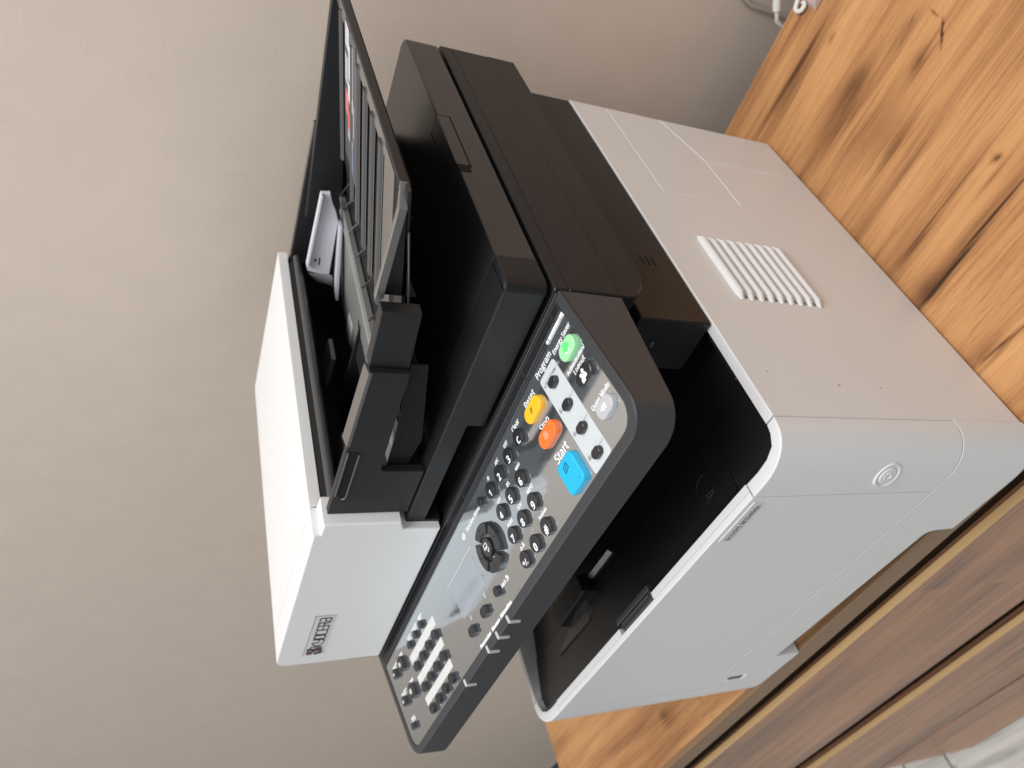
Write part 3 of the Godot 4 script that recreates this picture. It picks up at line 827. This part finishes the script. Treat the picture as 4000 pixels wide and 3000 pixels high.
	put("quiet_icon", strokes([[Vector2(0.1962, 0.0690), Vector2(0.1972, 0.0690), Vector2(0.1984, 0.0678), Vector2(0.1984, 0.0706), Vector2(0.1972, 0.0696), Vector2(0.1962, 0.0696)], [Vector2(0.1994, 0.0682), Vector2(0.2000, 0.0692), Vector2(0.1994, 0.0702)], [Vector2(0.2004, 0.0678), Vector2(0.2012, 0.0692), Vector2(0.2004, 0.0706)]], 0.0005, PB, Vector3.RIGHT, PV, PN, 0.0014, 0.0022), M.print, pan)
	# pale programme label with its four small keys
	put("program_label", Mb.new().extrude(rrect(0.1642, 0.0192, 0.1842, 0.0862, [0.0022, 0.0022, 0.0022, 0.0022], 6), PB, Vector3.RIGHT, PV, PN, [[-0.0012, 0.0], [-0.0005, 0.0], [-0.00045, 0.0002]]), M.label, pan)
	var vv := [0.0296, 0.0465, 0.0631, 0.0800]
	var rn := ["I. ID Card Copy", "II.", "III.", "IV."]
	for i in 4:
		key("program_key", pill(Vector2(0.1757, vv[i]), 0.0042, 0.0027, 6), 0.0024, K, pan, 0.0006)
		var wd: float = [0.0155, 0.0022, 0.0028, 0.0031][i]
		lettering(rn[i], 0.1660, 0.1660 + wd, vv[i] - (0.0052 if i == 0 else 0.0030), -0.00045, M.print_grey, pan, false)
		var y: float = vv[i] - (0.0040 if i == 0 else 0.0018)
		put("label_rule", strokes([[Vector2(0.1657, y - 0.0012), Vector2(0.1660, y), Vector2(0.1705, y)], [Vector2(0.1770, y - 0.0006), Vector2(0.1828, y - 0.0006), Vector2(0.1832, y - 0.0018)]], 0.00025, PB, Vector3.RIGHT, PV, PN, -0.0008, -0.0004), M.print_grey, pan)
	# four-way pad round the OK key
	var pc := Vector2(0.0396, 0.0487)
	for q in 4:
		var o := PackedVector2Array()
		var a0 := PI / 2 * q + 0.10 + PI / 4
		for i in 13:
			var a := a0 + (PI / 2 - 0.20) * i / 12.0
			o.append(pc + Vector2(cos(a), sin(a)) * 0.0166)
		for i in 13:
			var a := a0 + (PI / 2 - 0.20) * (12 - i) / 12.0
			o.append(pc + Vector2(cos(a), sin(a)) * 0.0092)
		key("arrow_key", o, 0.0026, K, pan, 0.0006)
		var ca := a0 + PI / 4 - 0.10
		put("arrow_mark", strokes([[pc + Vector2(cos(ca), sin(ca)) * 0.0125, pc + Vector2(cos(ca), sin(ca)) * 0.0137]], 0.0007, PB, Vector3.RIGHT, PV, PN, 0.0020, 0.0027), M.dark, pan)
	key("ok_key", disc(pc + Vector2(-0.0004, -0.0006), 0.0064, 28), 0.0030, K, pan, 0.0006)
	put("ok_frame", strokes([[Vector2(0.0366, 0.0455), Vector2(0.0412, 0.0455), Vector2(0.0412, 0.0487), Vector2(0.0366, 0.0487), Vector2(0.0366, 0.0455)], [Vector2(0.0418, 0.0496), Vector2(0.0418, 0.0511), Vector2(0.0398, 0.0511)], [Vector2(0.0404, 0.0503), Vector2(0.0396, 0.0511), Vector2(0.0404, 0.0519)]], 0.0005, PB, Vector3.RIGHT, PV, PN, 0.0024, 0.0032), M.print, pan)
	lettering("OK", 0.0374, 0.0404, 0.0482, 0.0030, M.print, pan)
	key("menu_key", disc(Vector2(0.0540, 0.0226), 0.0033, 20), 0.0022, K, pan, 0.0006)
	key("back_key", pill(Vector2(0.0244, 0.0727), 0.0036, 0.0036), 0.0024, K, pan)
	key("select_key", pill(Vector2(-0.0016, 0.0727), 0.0056, 0.0036), 0.0022, K, pan)
	key("select_key", pill(Vector2(-0.0284, 0.0728), 0.0056, 0.0036), 0.0022, K, pan)
	for s in [[0.0045, 0.0605, 0.0040, 0.0660], [-0.0255, 0.0605, -0.0260, 0.0655]]:
		put("pointer_line", strokes([[Vector2(s[0], s[1] + 0.0025), Vector2(s[2], s[3])]], 0.0003, PB, Vector3.RIGHT, PV, PN, -0.0009, -0.0005), M.print, pan)
	# display window
	put("display", Mb.new().extrude(rrect(-0.0365, 0.0365, 0.0112, 0.0602, [0.0006, 0.0006, 0.0006, 0.0006], 3), PB, Vector3.RIGHT, PV, PN, [[-0.0010, 0.0], [-0.0006, 0.0], [-0.00052, 0.0001]]), M.lcd, pan)
	put("bezel_highlight", strokes([[Vector2(-0.0405, 0.0323), Vector2(0.0150, 0.0323)]], 0.0006, PB, Vector3.RIGHT, PV, PN, -0.0009, -0.0004), mat(grey(0.5), 0.15), pan)  # highlight on the bezel groove, painted as a pale stroke
	# one-touch keys and their write-on strips
	for r in 3:
		var v: float = [0.0444, 0.0620, 0.0798][r]
		for c in 4:
			key("one_touch_key", pill(Vector2([-0.0878, -0.1051, -0.1225, -0.1402][c], v), 0.0046, 0.0040), 0.0026, K, pan)
		var sv: Array = [[0.0312, 0.0390], [0.0493, 0.0562], [0.0670, 0.0738]][r]
		put("write_on_strip", Mb.new().extrude(rrect(-0.1518, sv[0], -0.0822, sv[1], [0.0006, 0.0006, 0.0006, 0.0006], 3), PB, Vector3.RIGHT, PV, PN, [[-0.0012, 0.0], [-0.0005, 0.0], [-0.00042, 0.0002]]), M.strip, pan)
	for s in [-0.1049, -0.1215, -0.1388]:
		key("small_key", pill(Vector2(s, 0.0263), 0.0036, 0.0033), 0.0024, K, pan)
	for s in [[-0.1687, 0.0283, 0.0068, 0.0062], [-0.1662, 0.0532, 0.0068, 0.0062]]:
		key("function_key", pill(Vector2(s[0], s[1]), s[2], s[3]), 0.0026, K, pan)
	for s in [[-0.1891, 0.0276], [-0.1896, 0.0519]]:
		key("function_key", pill(Vector2(s[0], s[1]), 0.0046, 0.0043), 0.0026, K, pan)
	key("status_key", rrect(-0.1932, 0.0705, -0.1868, 0.0760, [0.0015, 0.0015, 0.0015, 0.0015], 5), 0.0026, K, pan)
	for s in [[-0.1687, 0.0283, 0.0022], [-0.1891, 0.0276, 0.0015], [-0.1662, 0.0532, 0.0024], [-0.1896, 0.0519, 0.0015]]:
		put("key_lamp", Mb.new().extrude(pill(Vector2(s[0] - 0.001, s[1]), s[2], s[2] * 0.9, 5), PB, Vector3.RIGHT, PV, PN, [[0.0020, 0.0], [0.0028, 0.0]]), mat(grey(0.55), 0.4), pan)
	for t in [["Copy", -0.1720, -0.1640, 0.0205], ["Document", -0.1960, -0.1830, 0.0205], ["Box", -0.1930, -0.1870, 0.0226], ["Send", -0.1700, -0.1620, 0.0452], ["System Menu/", -0.1975, -0.1830, 0.0440], ["Counter", -0.1945, -0.1850, 0.0462], ["Status/", -0.1945, -0.1865, 0.0665], ["Job Cancel", -0.1965, -0.1850, 0.0686], ["Address", -0.1092, -0.0995, 0.0195], ["Book", -0.1078, -0.1018, 0.0216], ["Confirm/Add", -0.1285, -0.1160, 0.0195], ["Destination", -0.1280, -0.1165, 0.0216], ["Recall/", -0.1425, -0.1345, 0.0195], ["Pause", -0.1420, -0.1350, 0.0216]]:
		lettering(t[0], t[1], t[2], t[3], s0, M.print, pan)
	# light pipes folded over the front edge
	for u in [0.0208, -0.0004, -0.0204, -0.0717]:
		var lp := Mb.new().extrude(rrect(u - 0.0013, 0.0884, u + 0.0013, 0.0934, [0.0008, 0.0008, 0.0, 0.0], 4), PB, Vector3.RIGHT, PV, PN, [[-0.001, 0.0], [0.0005, 0.0], [0.0008, 0.0003]])
		var f := pp(u, 0.0926, 0)
		lp.box(Vector3(u - 0.0012, 0.3212, f.z - 0.0005), Vector3(u + 0.0012, f.y + 0.0004, f.z + 0.0014), 0.0004)
		put("indicator", lp, M.pipe, pan)

# ---------------------------------------------------------------- document feeder
func make_feeder(pr: Node3D) -> void:
	var B: Material = M.black
	# core behind and under the white cover
	var core := Mb.new().xy([Vector2(-0.190, 0.3752), Vector2(-0.010, 0.3752), Vector2(-0.050, 0.378), Vector2(-0.068, 0.386), Vector2(-0.062, 0.405), Vector2(-0.030, 0.420), Vector2(-0.012, 0.4295), Vector2(-0.190, 0.4295)], -0.3840, -0.1170, 0.0)
	var fd := put("document_feeder", core, M.dark, pr)
	# white cover: top, front piece
	put("feeder_cover", Mb.new().xy([Vector2(-0.1976, 0.3760), Vector2(-0.1976, 0.4290), Vector2(-0.1968, 0.4330), Vector2(-0.1940, 0.4362), Vector2(-0.1900, 0.4380), Vector2(-0.1840, 0.4388), Vector2(-0.0030, 0.4390), Vector2(-0.0030, 0.4312), Vector2(-0.0120, 0.4297), Vector2(-0.1905, 0.4297), Vector2(-0.1905, 0.3760)], -0.3990, -0.1161, 0.0004), M.white, fd)
	var fc := Mb.new().xy([Vector2(-0.1976, 0.3500), Vector2(-0.1976, 0.4290), Vector2(-0.1968, 0.4330), Vector2(-0.1940, 0.4362), Vector2(-0.1900, 0.4380), Vector2(-0.1840, 0.4388), Vector2(-0.0030, 0.4390), Vector2(-0.0030, 0.4345), Vector2(0.0092, 0.4340), Vector2(0.0086, 0.3812), Vector2(-0.0004, 0.3770), Vector2(-0.0014, 0.3500)], -0.1155, -0.0918, 0.0012)
	var fcv := put("feeder_front", fc, M.white, fd)
	# badge with the maker's name in raised strokes
	put("badge", Mb.new().xy([Vector2(-0.1808, 0.4018), Vector2(-0.1150, 0.4028), Vector2(-0.1150, 0.4184), Vector2(-0.1800, 0.4184)], -0.0925, -0.0915, 0.0002), M.badge, fcv)
	put("badge_edge", strokes([[Vector2(-0.1800, 0.4187), Vector2(-0.1150, 0.4187)], [Vector2(-0.1150, 0.4187), Vector2(-0.1150, 0.4026)]], 0.0005, Vector3.ZERO, Vector3.RIGHT, Vector3.UP, Vector3.BACK, -0.0925, -0.0913), mat(grey(0.30), 0.4), fcv)
	var word := Mb.new()
	var gl := {
		"K": [[Vector2(0, 0), Vector2(0, 1)], [Vector2(0.9, 1), Vector2(0.1, 0.5), Vector2(0.9, 0)]],
		"Y": [[Vector2(0, 1), Vector2(0, 0.55), Vector2(0.12, 0.45), Vector2(0.9, 0.45)], [Vector2(0.9, 1), Vector2(0.9, 0.1), Vector2(0.8, 0), Vector2(0.1, 0)]],
		"O": [[Vector2(0.1, 0), Vector2(0, 0.1), Vector2(0, 0.9), Vector2(0.1, 1), Vector2(0.8, 1), Vector2(0.9, 0.9), Vector2(0.9, 0.1), Vector2(0.8, 0), Vector2(0.1, 0)]],
		"C": [[Vector2(0.9, 1), Vector2(0.1, 1), Vector2(0, 0.9), Vector2(0, 0.1), Vector2(0.1, 0), Vector2(0.9, 0)]],
		"E": [[Vector2(0.9, 1), Vector2(0.1, 1), Vector2(0, 0.9), Vector2(0, 0.1), Vector2(0.1, 0), Vector2(0.9, 0)], [Vector2(0, 0.5), Vector2(0.8, 0.5)]],
		"R": [[Vector2(0, 0), Vector2(0, 1), Vector2(0.8, 1), Vector2(0.9, 0.9), Vector2(0.9, 0.6), Vector2(0.8, 0.5), Vector2(0, 0.5)], [Vector2(0.5, 0.5), Vector2(0.9, 0)]],
		"A": [[Vector2(0.1, 1), Vector2(0.8, 1), Vector2(0.9, 0.9), Vector2(0.9, 0)], [Vector2(0.9, 0.5), Vector2(0.1, 0.5), Vector2(0, 0.4), Vector2(0, 0.1), Vector2(0.1, 0), Vector2(0.9, 0)]]}
	var x := -0.1662
	for ch in "KYOCERA":
		var ls := []
		for l in gl[ch]:
			var o := []
			for q in l:
				o.append(Vector2(x + q.x * 0.0059, 0.4056 + q.y * 0.0086))
			ls.append(o)
		strokes(ls, 0.0008, Vector3.ZERO, Vector3.RIGHT, Vector3.UP, Vector3.BACK, -0.0920, -0.0911, word)
		x += 0.00705
	put("lettering", word, mat(grey(0.02), 0.3), fcv)
	var em := Mb.new()
	em.xy([Vector2(-0.1738, 0.4166), Vector2(-0.1694, 0.4166), Vector2(-0.1682, 0.4140), Vector2(-0.1712, 0.4098), Vector2(-0.1730, 0.4112), Vector2(-0.1712, 0.4138)], -0.0920, -0.0910)
	em.xy([Vector2(-0.1796, 0.4088), Vector2(-0.1772, 0.4040), Vector2(-0.1728, 0.4040), Vector2(-0.1744, 0.4066), Vector2(-0.1756, 0.4068), Vector2(-0.1778, 0.4106)], -0.0920, -0.0910)
	put("emblem", em, M.print_black, fcv)
	var em2 := Mb.new().xy([Vector2(-0.1792, 0.4158), Vector2(-0.1756, 0.4166), Vector2(-0.1712, 0.4086), Vector2(-0.1686, 0.4110), Vector2(-0.1678, 0.4052), Vector2(-0.1716, 0.4046), Vector2(-0.1758, 0.4124), Vector2(-0.1784, 0.4116)], -0.0920, -0.0910)
	put("emblem", em2, M.red, fcv)
	# rounded bar along the mouth of the feeder
	put("mouth_bar", Mb.new().tube([Vector3(0.0035, 0.4245, -0.384), Vector3(0.0035, 0.4245, -0.1162)], 0.0034, 16), M.rib, fd)
	put("mouth_wall", Mb.new().xy([Vector2(-0.0115, 0.4290), Vector2(-0.0035, 0.4305), Vector2(0.0006, 0.4230), Vector2(-0.010, 0.4160)], -0.384, -0.1168, 0.0), M.dark, fd)
	# front wall, in three pieces, and the slotted lever on it
	var fw := put("front_wall", Mb.new().xy([Vector2(0.0096, 0.3756), Vector2(0.0552, 0.3756), Vector2(0.0552, 0.4020), Vector2(0.0575, 0.4055), Vector2(0.1446, 0.4085), Vector2(0.1450, 0.4315), Vector2(0.0780, 0.4312), Vector2(0.0096, 0.4310)], -0.1062, -0.1000, 0.0005), B, fd)
	put("wall_chamfer", Mb.new().zy([Vector2(-0.1082, 0.4335), Vector2(-0.0998, 0.4320), Vector2(-0.0998, 0.4300), Vector2(-0.1082, 0.4280)], 0.0800, 0.1440, 0.0), M.painted_sheen, fw)
	put("front_wall", Mb.new().xy([Vector2(0.1454, 0.4083), Vector2(0.1860, 0.4115), Vector2(0.1860, 0.4335), Vector2(0.1454, 0.4318)], -0.1130, -0.1040, 0.0005), B, fd)
	put("lever_slot", Mb.new().xy([Vector2(0.0290, 0.4236), Vector2(0.0745, 0.4236), Vector2(0.0752, 0.4292), Vector2(0.0300, 0.4292)], -0.1010, -0.0997, 0.0), M.dark, fd)
	put("lever", Mb.new().tube([Vector3(0.0755, 0.4300, -0.0992), Vector3(0.0310, 0.4300, -0.0992)], 0.0008, 8).tube([Vector3(0.0735, 0.4228, -0.0992), Vector3(0.0300, 0.4228, -0.0992), Vector3(0.0278, 0.4236, -0.0992), Vector3(0.0270, 0.4258, -0.0992)], 0.0008, 8), M.rib, fd)
	# rear rail of the feeder
	put("rear_rail", Mb.new().box(Vector3(-0.0028, 0.3760, -0.3990), Vector3(0.1325, 0.4286, -0.3894), 0.0002), B, fd)
	put("rear_rail_top", Mb.new().box(Vector3(-0.0028, 0.4286, -0.3988), Vector3(0.1325, 0.4293, -0.3925), 0.0003), M.painted_sheen, fd)  # thin strip on the black rail, carries the painted wall reflection
	put("rear_wall", Mb.new().box(Vector3(-0.1900, 0.3752, -0.3984), Vector3(-0.0029, 0.4290, -0.3845)), M.dark, fd)
	# dark inside of the outlet, behind the front wall
	put("outlet_wall", Mb.new().box(Vector3(-0.0600, 0.3751, -0.2600), Vector3(0.1450, 0.3920, -0.2560)).box(Vector3(0.0090, 0.3751, -0.2550), Vector3(0.0500, 0.3900, -0.1070)), M.dark, fd)
	put("dark_closure", Mb.new().xy([Vector2(0.0500, 0.3990), Vector2(0.0780, 0.4000), Vector2(0.1450, 0.4060), Vector2(0.1450, 0.3960), Vector2(0.0780, 0.3820), Vector2(0.0500, 0.3860)], -0.1088, -0.1075, 0.0), M.dark, fd)  # black sheet added before the table so the notch looks deep and shaded
	put("table_underside", Mb.new().xy([Vector2(0.0768, 0.3948), Vector2(-0.0620, 0.3688), Vector2(-0.0620, 0.3680), Vector2(0.0768, 0.3940)], -0.3840, -0.1470, 0.0), M.dark, fd)
	put("tray_underside", Mb.new().xy([Vector2(0.0700, 0.3925), Vector2(0.1250, 0.4030), Vector2(0.2500, 0.4310), Vector2(0.2500, 0.4300), Vector2(0.2277, 0.4262), Vector2(0.1880, 0.4150), Vector2(0.1450, 0.4060), Vector2(0.0700, 0.3905)], -0.3880, -0.1250, 0.0), M.dark, fd)
	# sloping feed table (smooth) and its white sticker
	var tb := put("feed_table", Mb.new().xy([Vector2(0.0768, 0.3995), Vector2(0.0735, 0.3995), Vector2(0.0700, 0.3980), Vector2(-0.0620, 0.3720), Vector2(-0.0620, 0.3690), Vector2(0.0768, 0.3950)], -0.3840, -0.1090, 0.0), M.plate, fd)
	put("table_ridge", Mb.new().xy([Vector2(0.0640, 0.3968), Vector2(0.0625, 0.3976), Vector2(0.0600, 0.3970), Vector2(0.0590, 0.3955)], -0.3820, -0.1110, 0.0), M.plate, tb)
	sloped_patch("sticker", [Vector2(-0.0052, -0.3233), Vector2(0.0004, -0.2989), Vector2(-0.0516, -0.3193), Vector2(-0.0400, -0.3407)], mat(grey(0.55), 0.5), tb, 0.0006)
	sloped_patch("arrow_mark", [Vector2(0.0375, -0.2670), Vector2(0.0375, -0.2645), Vector2(0.0295, -0.2650), Vector2(0.0295, -0.2680)], M.print_black, tb, 0.0005)
	# tray: ribbed floor, open rib ends, walls
	var tray := put("document_tray", Mb.new().xy([Vector2(0.1250, 0.4082), Vector2(0.2500, 0.4332), Vector2(0.2510, 0.4316), Vector2(0.1250, 0.4060)], -0.3800, -0.1180, 0.0), B, fd)
	put("tray_well", Mb.new().xy([Vector2(0.0772, 0.3860), Vector2(0.1300, 0.3980), Vector2(0.1300, 0.3950), Vector2(0.0772, 0.3830)], -0.3800, -0.1095, 0.0), M.dark, tray)
	for z in [-0.3560, -0.3000, -0.2730, -0.2430, -0.2139, -0.1850]:
		var rb := Mb.new()
		var n := 10
		var w := 0.0050 if z > -0.28 else 0.0032
		for i in n:
			var a := PI * i / n
			var b := PI * (i + 1) / n
			var p0 := Vector2(cos(a) * w, sin(a) * 0.0024)
			var p1 := Vector2(cos(b) * w, sin(b) * 0.0024)
			var e0 := 0.2380
			var e1 := 0.1262
			var n0 := Vector3(0, sin(a), cos(a) * 0.5).normalized()
			var n1 := Vector3(0, sin(b), cos(b) * 0.5).normalized()
			rb.squad(Vector3(e0, 0.384 + 0.2 * e0 + p0.y, z + p0.x), Vector3(e0, 0.384 + 0.2 * e0 + p1.y, z + p1.x), Vector3(e1, 0.384 + 0.2 * e1 + p1.y, z + p1.x), Vector3(e1, 0.384 + 0.2 * e1 + p0.y, z + p0.x), n0, n1, n1, n0)
			for e in [e0, e1]:
				rb.flat(Vector3(e, 0.384 + 0.2 * e, z), Vector3(e, 0.384 + 0.2 * e + p0.y, z + p0.x), Vector3(e, 0.384 + 0.2 * e + p1.y, z + p1.x), Vector3(1 if e == e0 else -1, 0, 0))
		put("rib", rb, M.rib, tray)
	put("smooth_band", Mb.new().xy([Vector2(0.1300, 0.4112), Vector2(0.2440, 0.4340), Vector2(0.2440, 0.4320), Vector2(0.1300, 0.4080)], -0.1720, -0.1430, 0.0), M.painted_sheen, tray)
	for s in [[0.1259, -0.3213, 0.0776, -0.3839 + 0.004], [0.1306, -0.2948, 0.0771, -0.3610], [0.1241, -0.2730, 0.0783, -0.3262], [0.1237, -0.2424, 0.0803, -0.2900], [0.1229, -0.2106, 0.0812, -0.2528], [0.1235, -0.1780, 0.0815, -0.2160], [0.1235, -0.1450, 0.0820, -0.1800]]:
		put("rib_strut", Mb.new().tube([Vector3(s[0], 0.3838 + 0.2 * s[0], s[1]), Vector3(s[2], 0.3838 + 0.2 * s[2], s[3])], 0.0009, 6), M.rib, tray)
	put("tray_wall", Mb.new().xy([Vector2(0.0500, 0.3930), Vector2(0.1300, 0.4060), Vector2(0.2500, 0.4310), Vector2(0.2500, 0.4358), Vector2(0.0500, 0.4243)], -0.3890, -0.3802, 0.0006), B, tray)
	put("tray_lip", Mb.new().box(Vector3(0.2487, 0.4312, -0.3890), Vector3(0.2510, 0.4362, -0.1255), 0.0004), B, tray)
	put("tray_plateau", Mb.new().xy([Vector2(0.2360, 0.4322), Vector2(0.2486, 0.4346), Vector2(0.2486, 0.4335), Vector2(0.2360, 0.4311)], -0.3790, -0.1720, 0.0), M.painted_sheen, tray)
	put("tray_lip", Mb.new().xz([Vector2(0.2510, -0.1255), Vector2(0.2487, -0.1255), Vector2(0.2405, -0.1202), Vector2(0.1860, -0.1172), Vector2(0.1860, -0.1140), Vector2(0.2410, -0.1165)], 0.4312, 0.4360, 0.0004), M.painted_sheen, tray)
	put("tray_wall", Mb.new().xy([Vector2(0.1860, 0.4330), Vector2(0.1860, 0.4120), Vector2(0.2000, 0.4205), Vector2(0.2277, 0.4277), Vector2(0.2440, 0.4313)], -0.1240, -0.1180, 0.0004), B, tray)
	put("tray_slot", Mb.new().xy([Vector2(0.2080, 0.4262), Vector2(0.2400, 0.4326), Vector2(0.2400, 0.4320), Vector2(0.2080, 0.4250)], -0.1370, -0.1310, 0.0), M.dark, tray)
	put("tray_edge", Mb.new().tube([Vector3(0.2277, 0.4272, -0.1172), Vector3(0.1960, 0.4192, -0.1172), Vector3(0.1715, 0.4135, -0.1142)], 0.0007, 6), M.rib, tray)
	# paper size sticker laid between the rear ribs
	var pic := Image.create(256, 96, false, Image.FORMAT_RGB8)
	pic.fill(Color(0.30, 0.30, 0.31))
	for r in [[6, 8, 40, 30, Color(0.75, 0.75, 0.78)], [30, 34, 60, 26, Color(0.80, 0.80, 0.82)], [60, 6, 50, 22, Color(0.70, 0.70, 0.72)], [96, 30, 34, 40, Color(0.82, 0.82, 0.84)], [124, 8, 44, 26, Color(0.83, 0.45, 0.45)], [150, 28, 34, 28, Color(0.80, 0.36, 0.37)], [184, 30, 20, 40, Color(0.68, 0.68, 0.70)], [200, 52, 46, 20, Color(0.45, 0.52, 0.72)], [16, 62, 90, 8, Color(0.6, 0.6, 0.62)], [110, 74, 60, 8, Color(0.6, 0.6, 0.62)]]:
		pic.fill_rect(Rect2i(r[0], r[1], r[2], r[3]), r[4])
	var sm := StandardMaterial3D.new()
	sm.albedo_texture = ImageTexture.create_from_image(pic)
	sm.roughness = 0.35
	sm.uv1_triplanar = true
	sm.uv1_triplanar_sharpness = 20.0
	sm.uv1_scale = Vector3(-1.0 / 0.098, 1.0, 1.0 / 0.055)
	sm.uv1_offset = Vector3(0.245 / 0.098, 0.0, 0.334 / 0.055)
	put("paper_size_sticker", Mb.new().xy([Vector2(0.1480, 0.4150), Vector2(0.2435, 0.4341), Vector2(0.2435, 0.4339), Vector2(0.1480, 0.4148)], -0.3320, -0.2810, 0.0), sm, tray)
	# pale paper guide standing at the rear, its end folded in
	var gd := Mb.new().xy([Vector2(0.0895, 0.4200), Vector2(0.0145, 0.4197), Vector2(0.0080, 0.4178), Vector2(0.0060, 0.4080), Vector2(0.0060, 0.3985), Vector2(0.0640, 0.4010), Vector2(0.0720, 0.4040), Vector2(0.0820, 0.4092), Vector2(0.0905, 0.4125)], -0.3640, -0.3605, 0.0005)
	gd.zy([Vector2(-0.3640, 0.4201), Vector2(-0.3560, 0.4201), Vector2(-0.3560, 0.4185), Vector2(-0.3640, 0.4185)], 0.0145, 0.0890, 0.0003)
	gd.xy([Vector2(0.0640, 0.4010), Vector2(0.0060, 0.3935), Vector2(-0.0160, 0.3895), Vector2(-0.0160, 0.3870), Vector2(0.0640, 0.3985)], -0.3640, -0.3520, 0.0003)
	gd.quad(Vector3(0.0060, 0.4170, -0.3605), Vector3(0.0060, 0.3960, -0.3605), Vector3(-0.0160, 0.3890, -0.3720), Vector3(-0.0120, 0.4050, -0.3720), Vector3(0, 0, 1))
	put("paper_guide", gd, M.guide, fd)
	put("guide_mark", Mb.new().xy([Vector2(0.0197, 0.4147), Vector2(0.0230, 0.4133), Vector2(0.0197, 0.4115)], -0.3606, -0.3603, 0.0).xy([Vector2(0.0160, 0.4096), Vector2(0.0240, 0.4104), Vector2(0.0240, 0.4094), Vector2(0.0160, 0.4086)], -0.3606, -0.3603, 0.0), M.print_black, fd)
	# small parts seen inside the mouth
	put("feed_tab", Mb.new().box(Vector3(-0.0640, 0.3950, -0.3130), Vector3(-0.0280, 0.3990, -0.2870), 0.0004), M.plate, fd)
	put("feed_tab", Mb.new().box(Vector3(-0.0600, 0.3960, -0.2080), Vector3(-0.0330, 0.4000, -0.1880), 0.0004), M.plate, fd)
	put("feed_lever", Mb.new().box(Vector3(-0.0500, 0.3960, -0.1870), Vector3(-0.0475, 0.4010, -0.1805), 0.0004), M.print, fd)

func sloped_patch(called: String, pts: Array, m: Material, parent: Node, lift: float) -> void:
	var mb := Mb.new()
	var o := []
	for p in pts:
		o.append(Vector3(p.x, 0.3840 + 0.2 * p.x + lift, p.y))
	mb.quad(o[0], o[1], o[2], o[3], Vector3.UP)
	for i in 4:
		var j := (i + 1) % 4
		mb.quad(o[i], o[j], o[j] - Vector3(0, 0.001, 0), o[i] - Vector3(0, 0.001, 0), (o[i] + o[j]) * 0.5 - (o[0] + o[2]) * 0.5)
	put(called, mb, m, parent)

# ---------------------------------------------------------------- cables and bits behind the cabinet
func make_clutter() -> void:
	var wh := mat(lin(0.62, 0.61, 0.58), 0.45)
	var c := thing("power_cable", "white cable with a thick connector going down behind the cabinet, near the wall", "cable")
	put("cord", Mb.new().tube([Vector3(0.2800, -0.20, -0.4750), Vector3(0.2790, -0.02, -0.4680), Vector3(0.2860, 0.002, -0.4680), Vector3(0.2950, 0.0075, -0.4690)], 0.0022, 10), wh, c)
	put("connector", Mb.new().tube([Vector3(0.2945, 0.0072, -0.4690), Vector3(0.3010, 0.0110, -0.4700), Vector3(0.3120, 0.0170, -0.4710), Vector3(0.3300, 0.0260, -0.4720)], 0.0042, 12), wh, c)
	var l := thing("cable_loop", "curled end of a thin white cable lying on the rear edge of the cabinet top", "cable")
	var pts := []
	for i in 20:
		var a := -0.6 + 4.6 * i / 19.0
		pts.append(Vector3(0.3085 + cos(a) * 0.0042, 0.0024 + 0.0002 * i, -0.4445 + sin(a) * 0.0042))
	pts.append(Vector3(0.3200, 0.0080, -0.4520))
	pts.append(Vector3(0.3400, 0.0120, -0.4600))
	put("cord", Mb.new().tube(pts, 0.0022, 10), wh, l)
	var g := put("wall_cable", Mb.new().tube([Vector3(0.2795, -0.25, -0.5165), Vector3(0.2810, 0.004, -0.5165), Vector3(0.3010, 0.055, -0.5165), Vector3(0.3300, 0.120, -0.5165), Vector3(0.3900, 0.25, -0.5165)], 0.0028, 8), mat(lin(0.42, 0.36, 0.31), 0.6))
	tag(g, "wall-coloured cable running slantwise down the wall to behind the cabinet", "cable")
	var r := put("cable_tie", Mb.new().box(Vector3(0.3095, 0.0030, -0.4640), Vector3(0.3150, 0.0070, -0.4560), 0.001), mat(lin(0.75, 0.16, 0.17), 0.4))
	tag(r, "small pinkish red plastic piece among the white cables behind the cabinet", "tie")
	var b := put("plastic_bag", Mb.new().xy([Vector2(0.3130, 0.0005), Vector2(0.3180, 0.0060), Vector2(0.3300, 0.0110), Vector2(0.3600, 0.0160), Vector2(0.3600, 0.0005)], -0.4420, -0.4270, 0.0006), mat(lin(0.50, 0.40, 0.40), 0.35))
	tag(b, "pale translucent plastic wrapping on the rear edge of the cabinet top beside the cables", "wrapping")
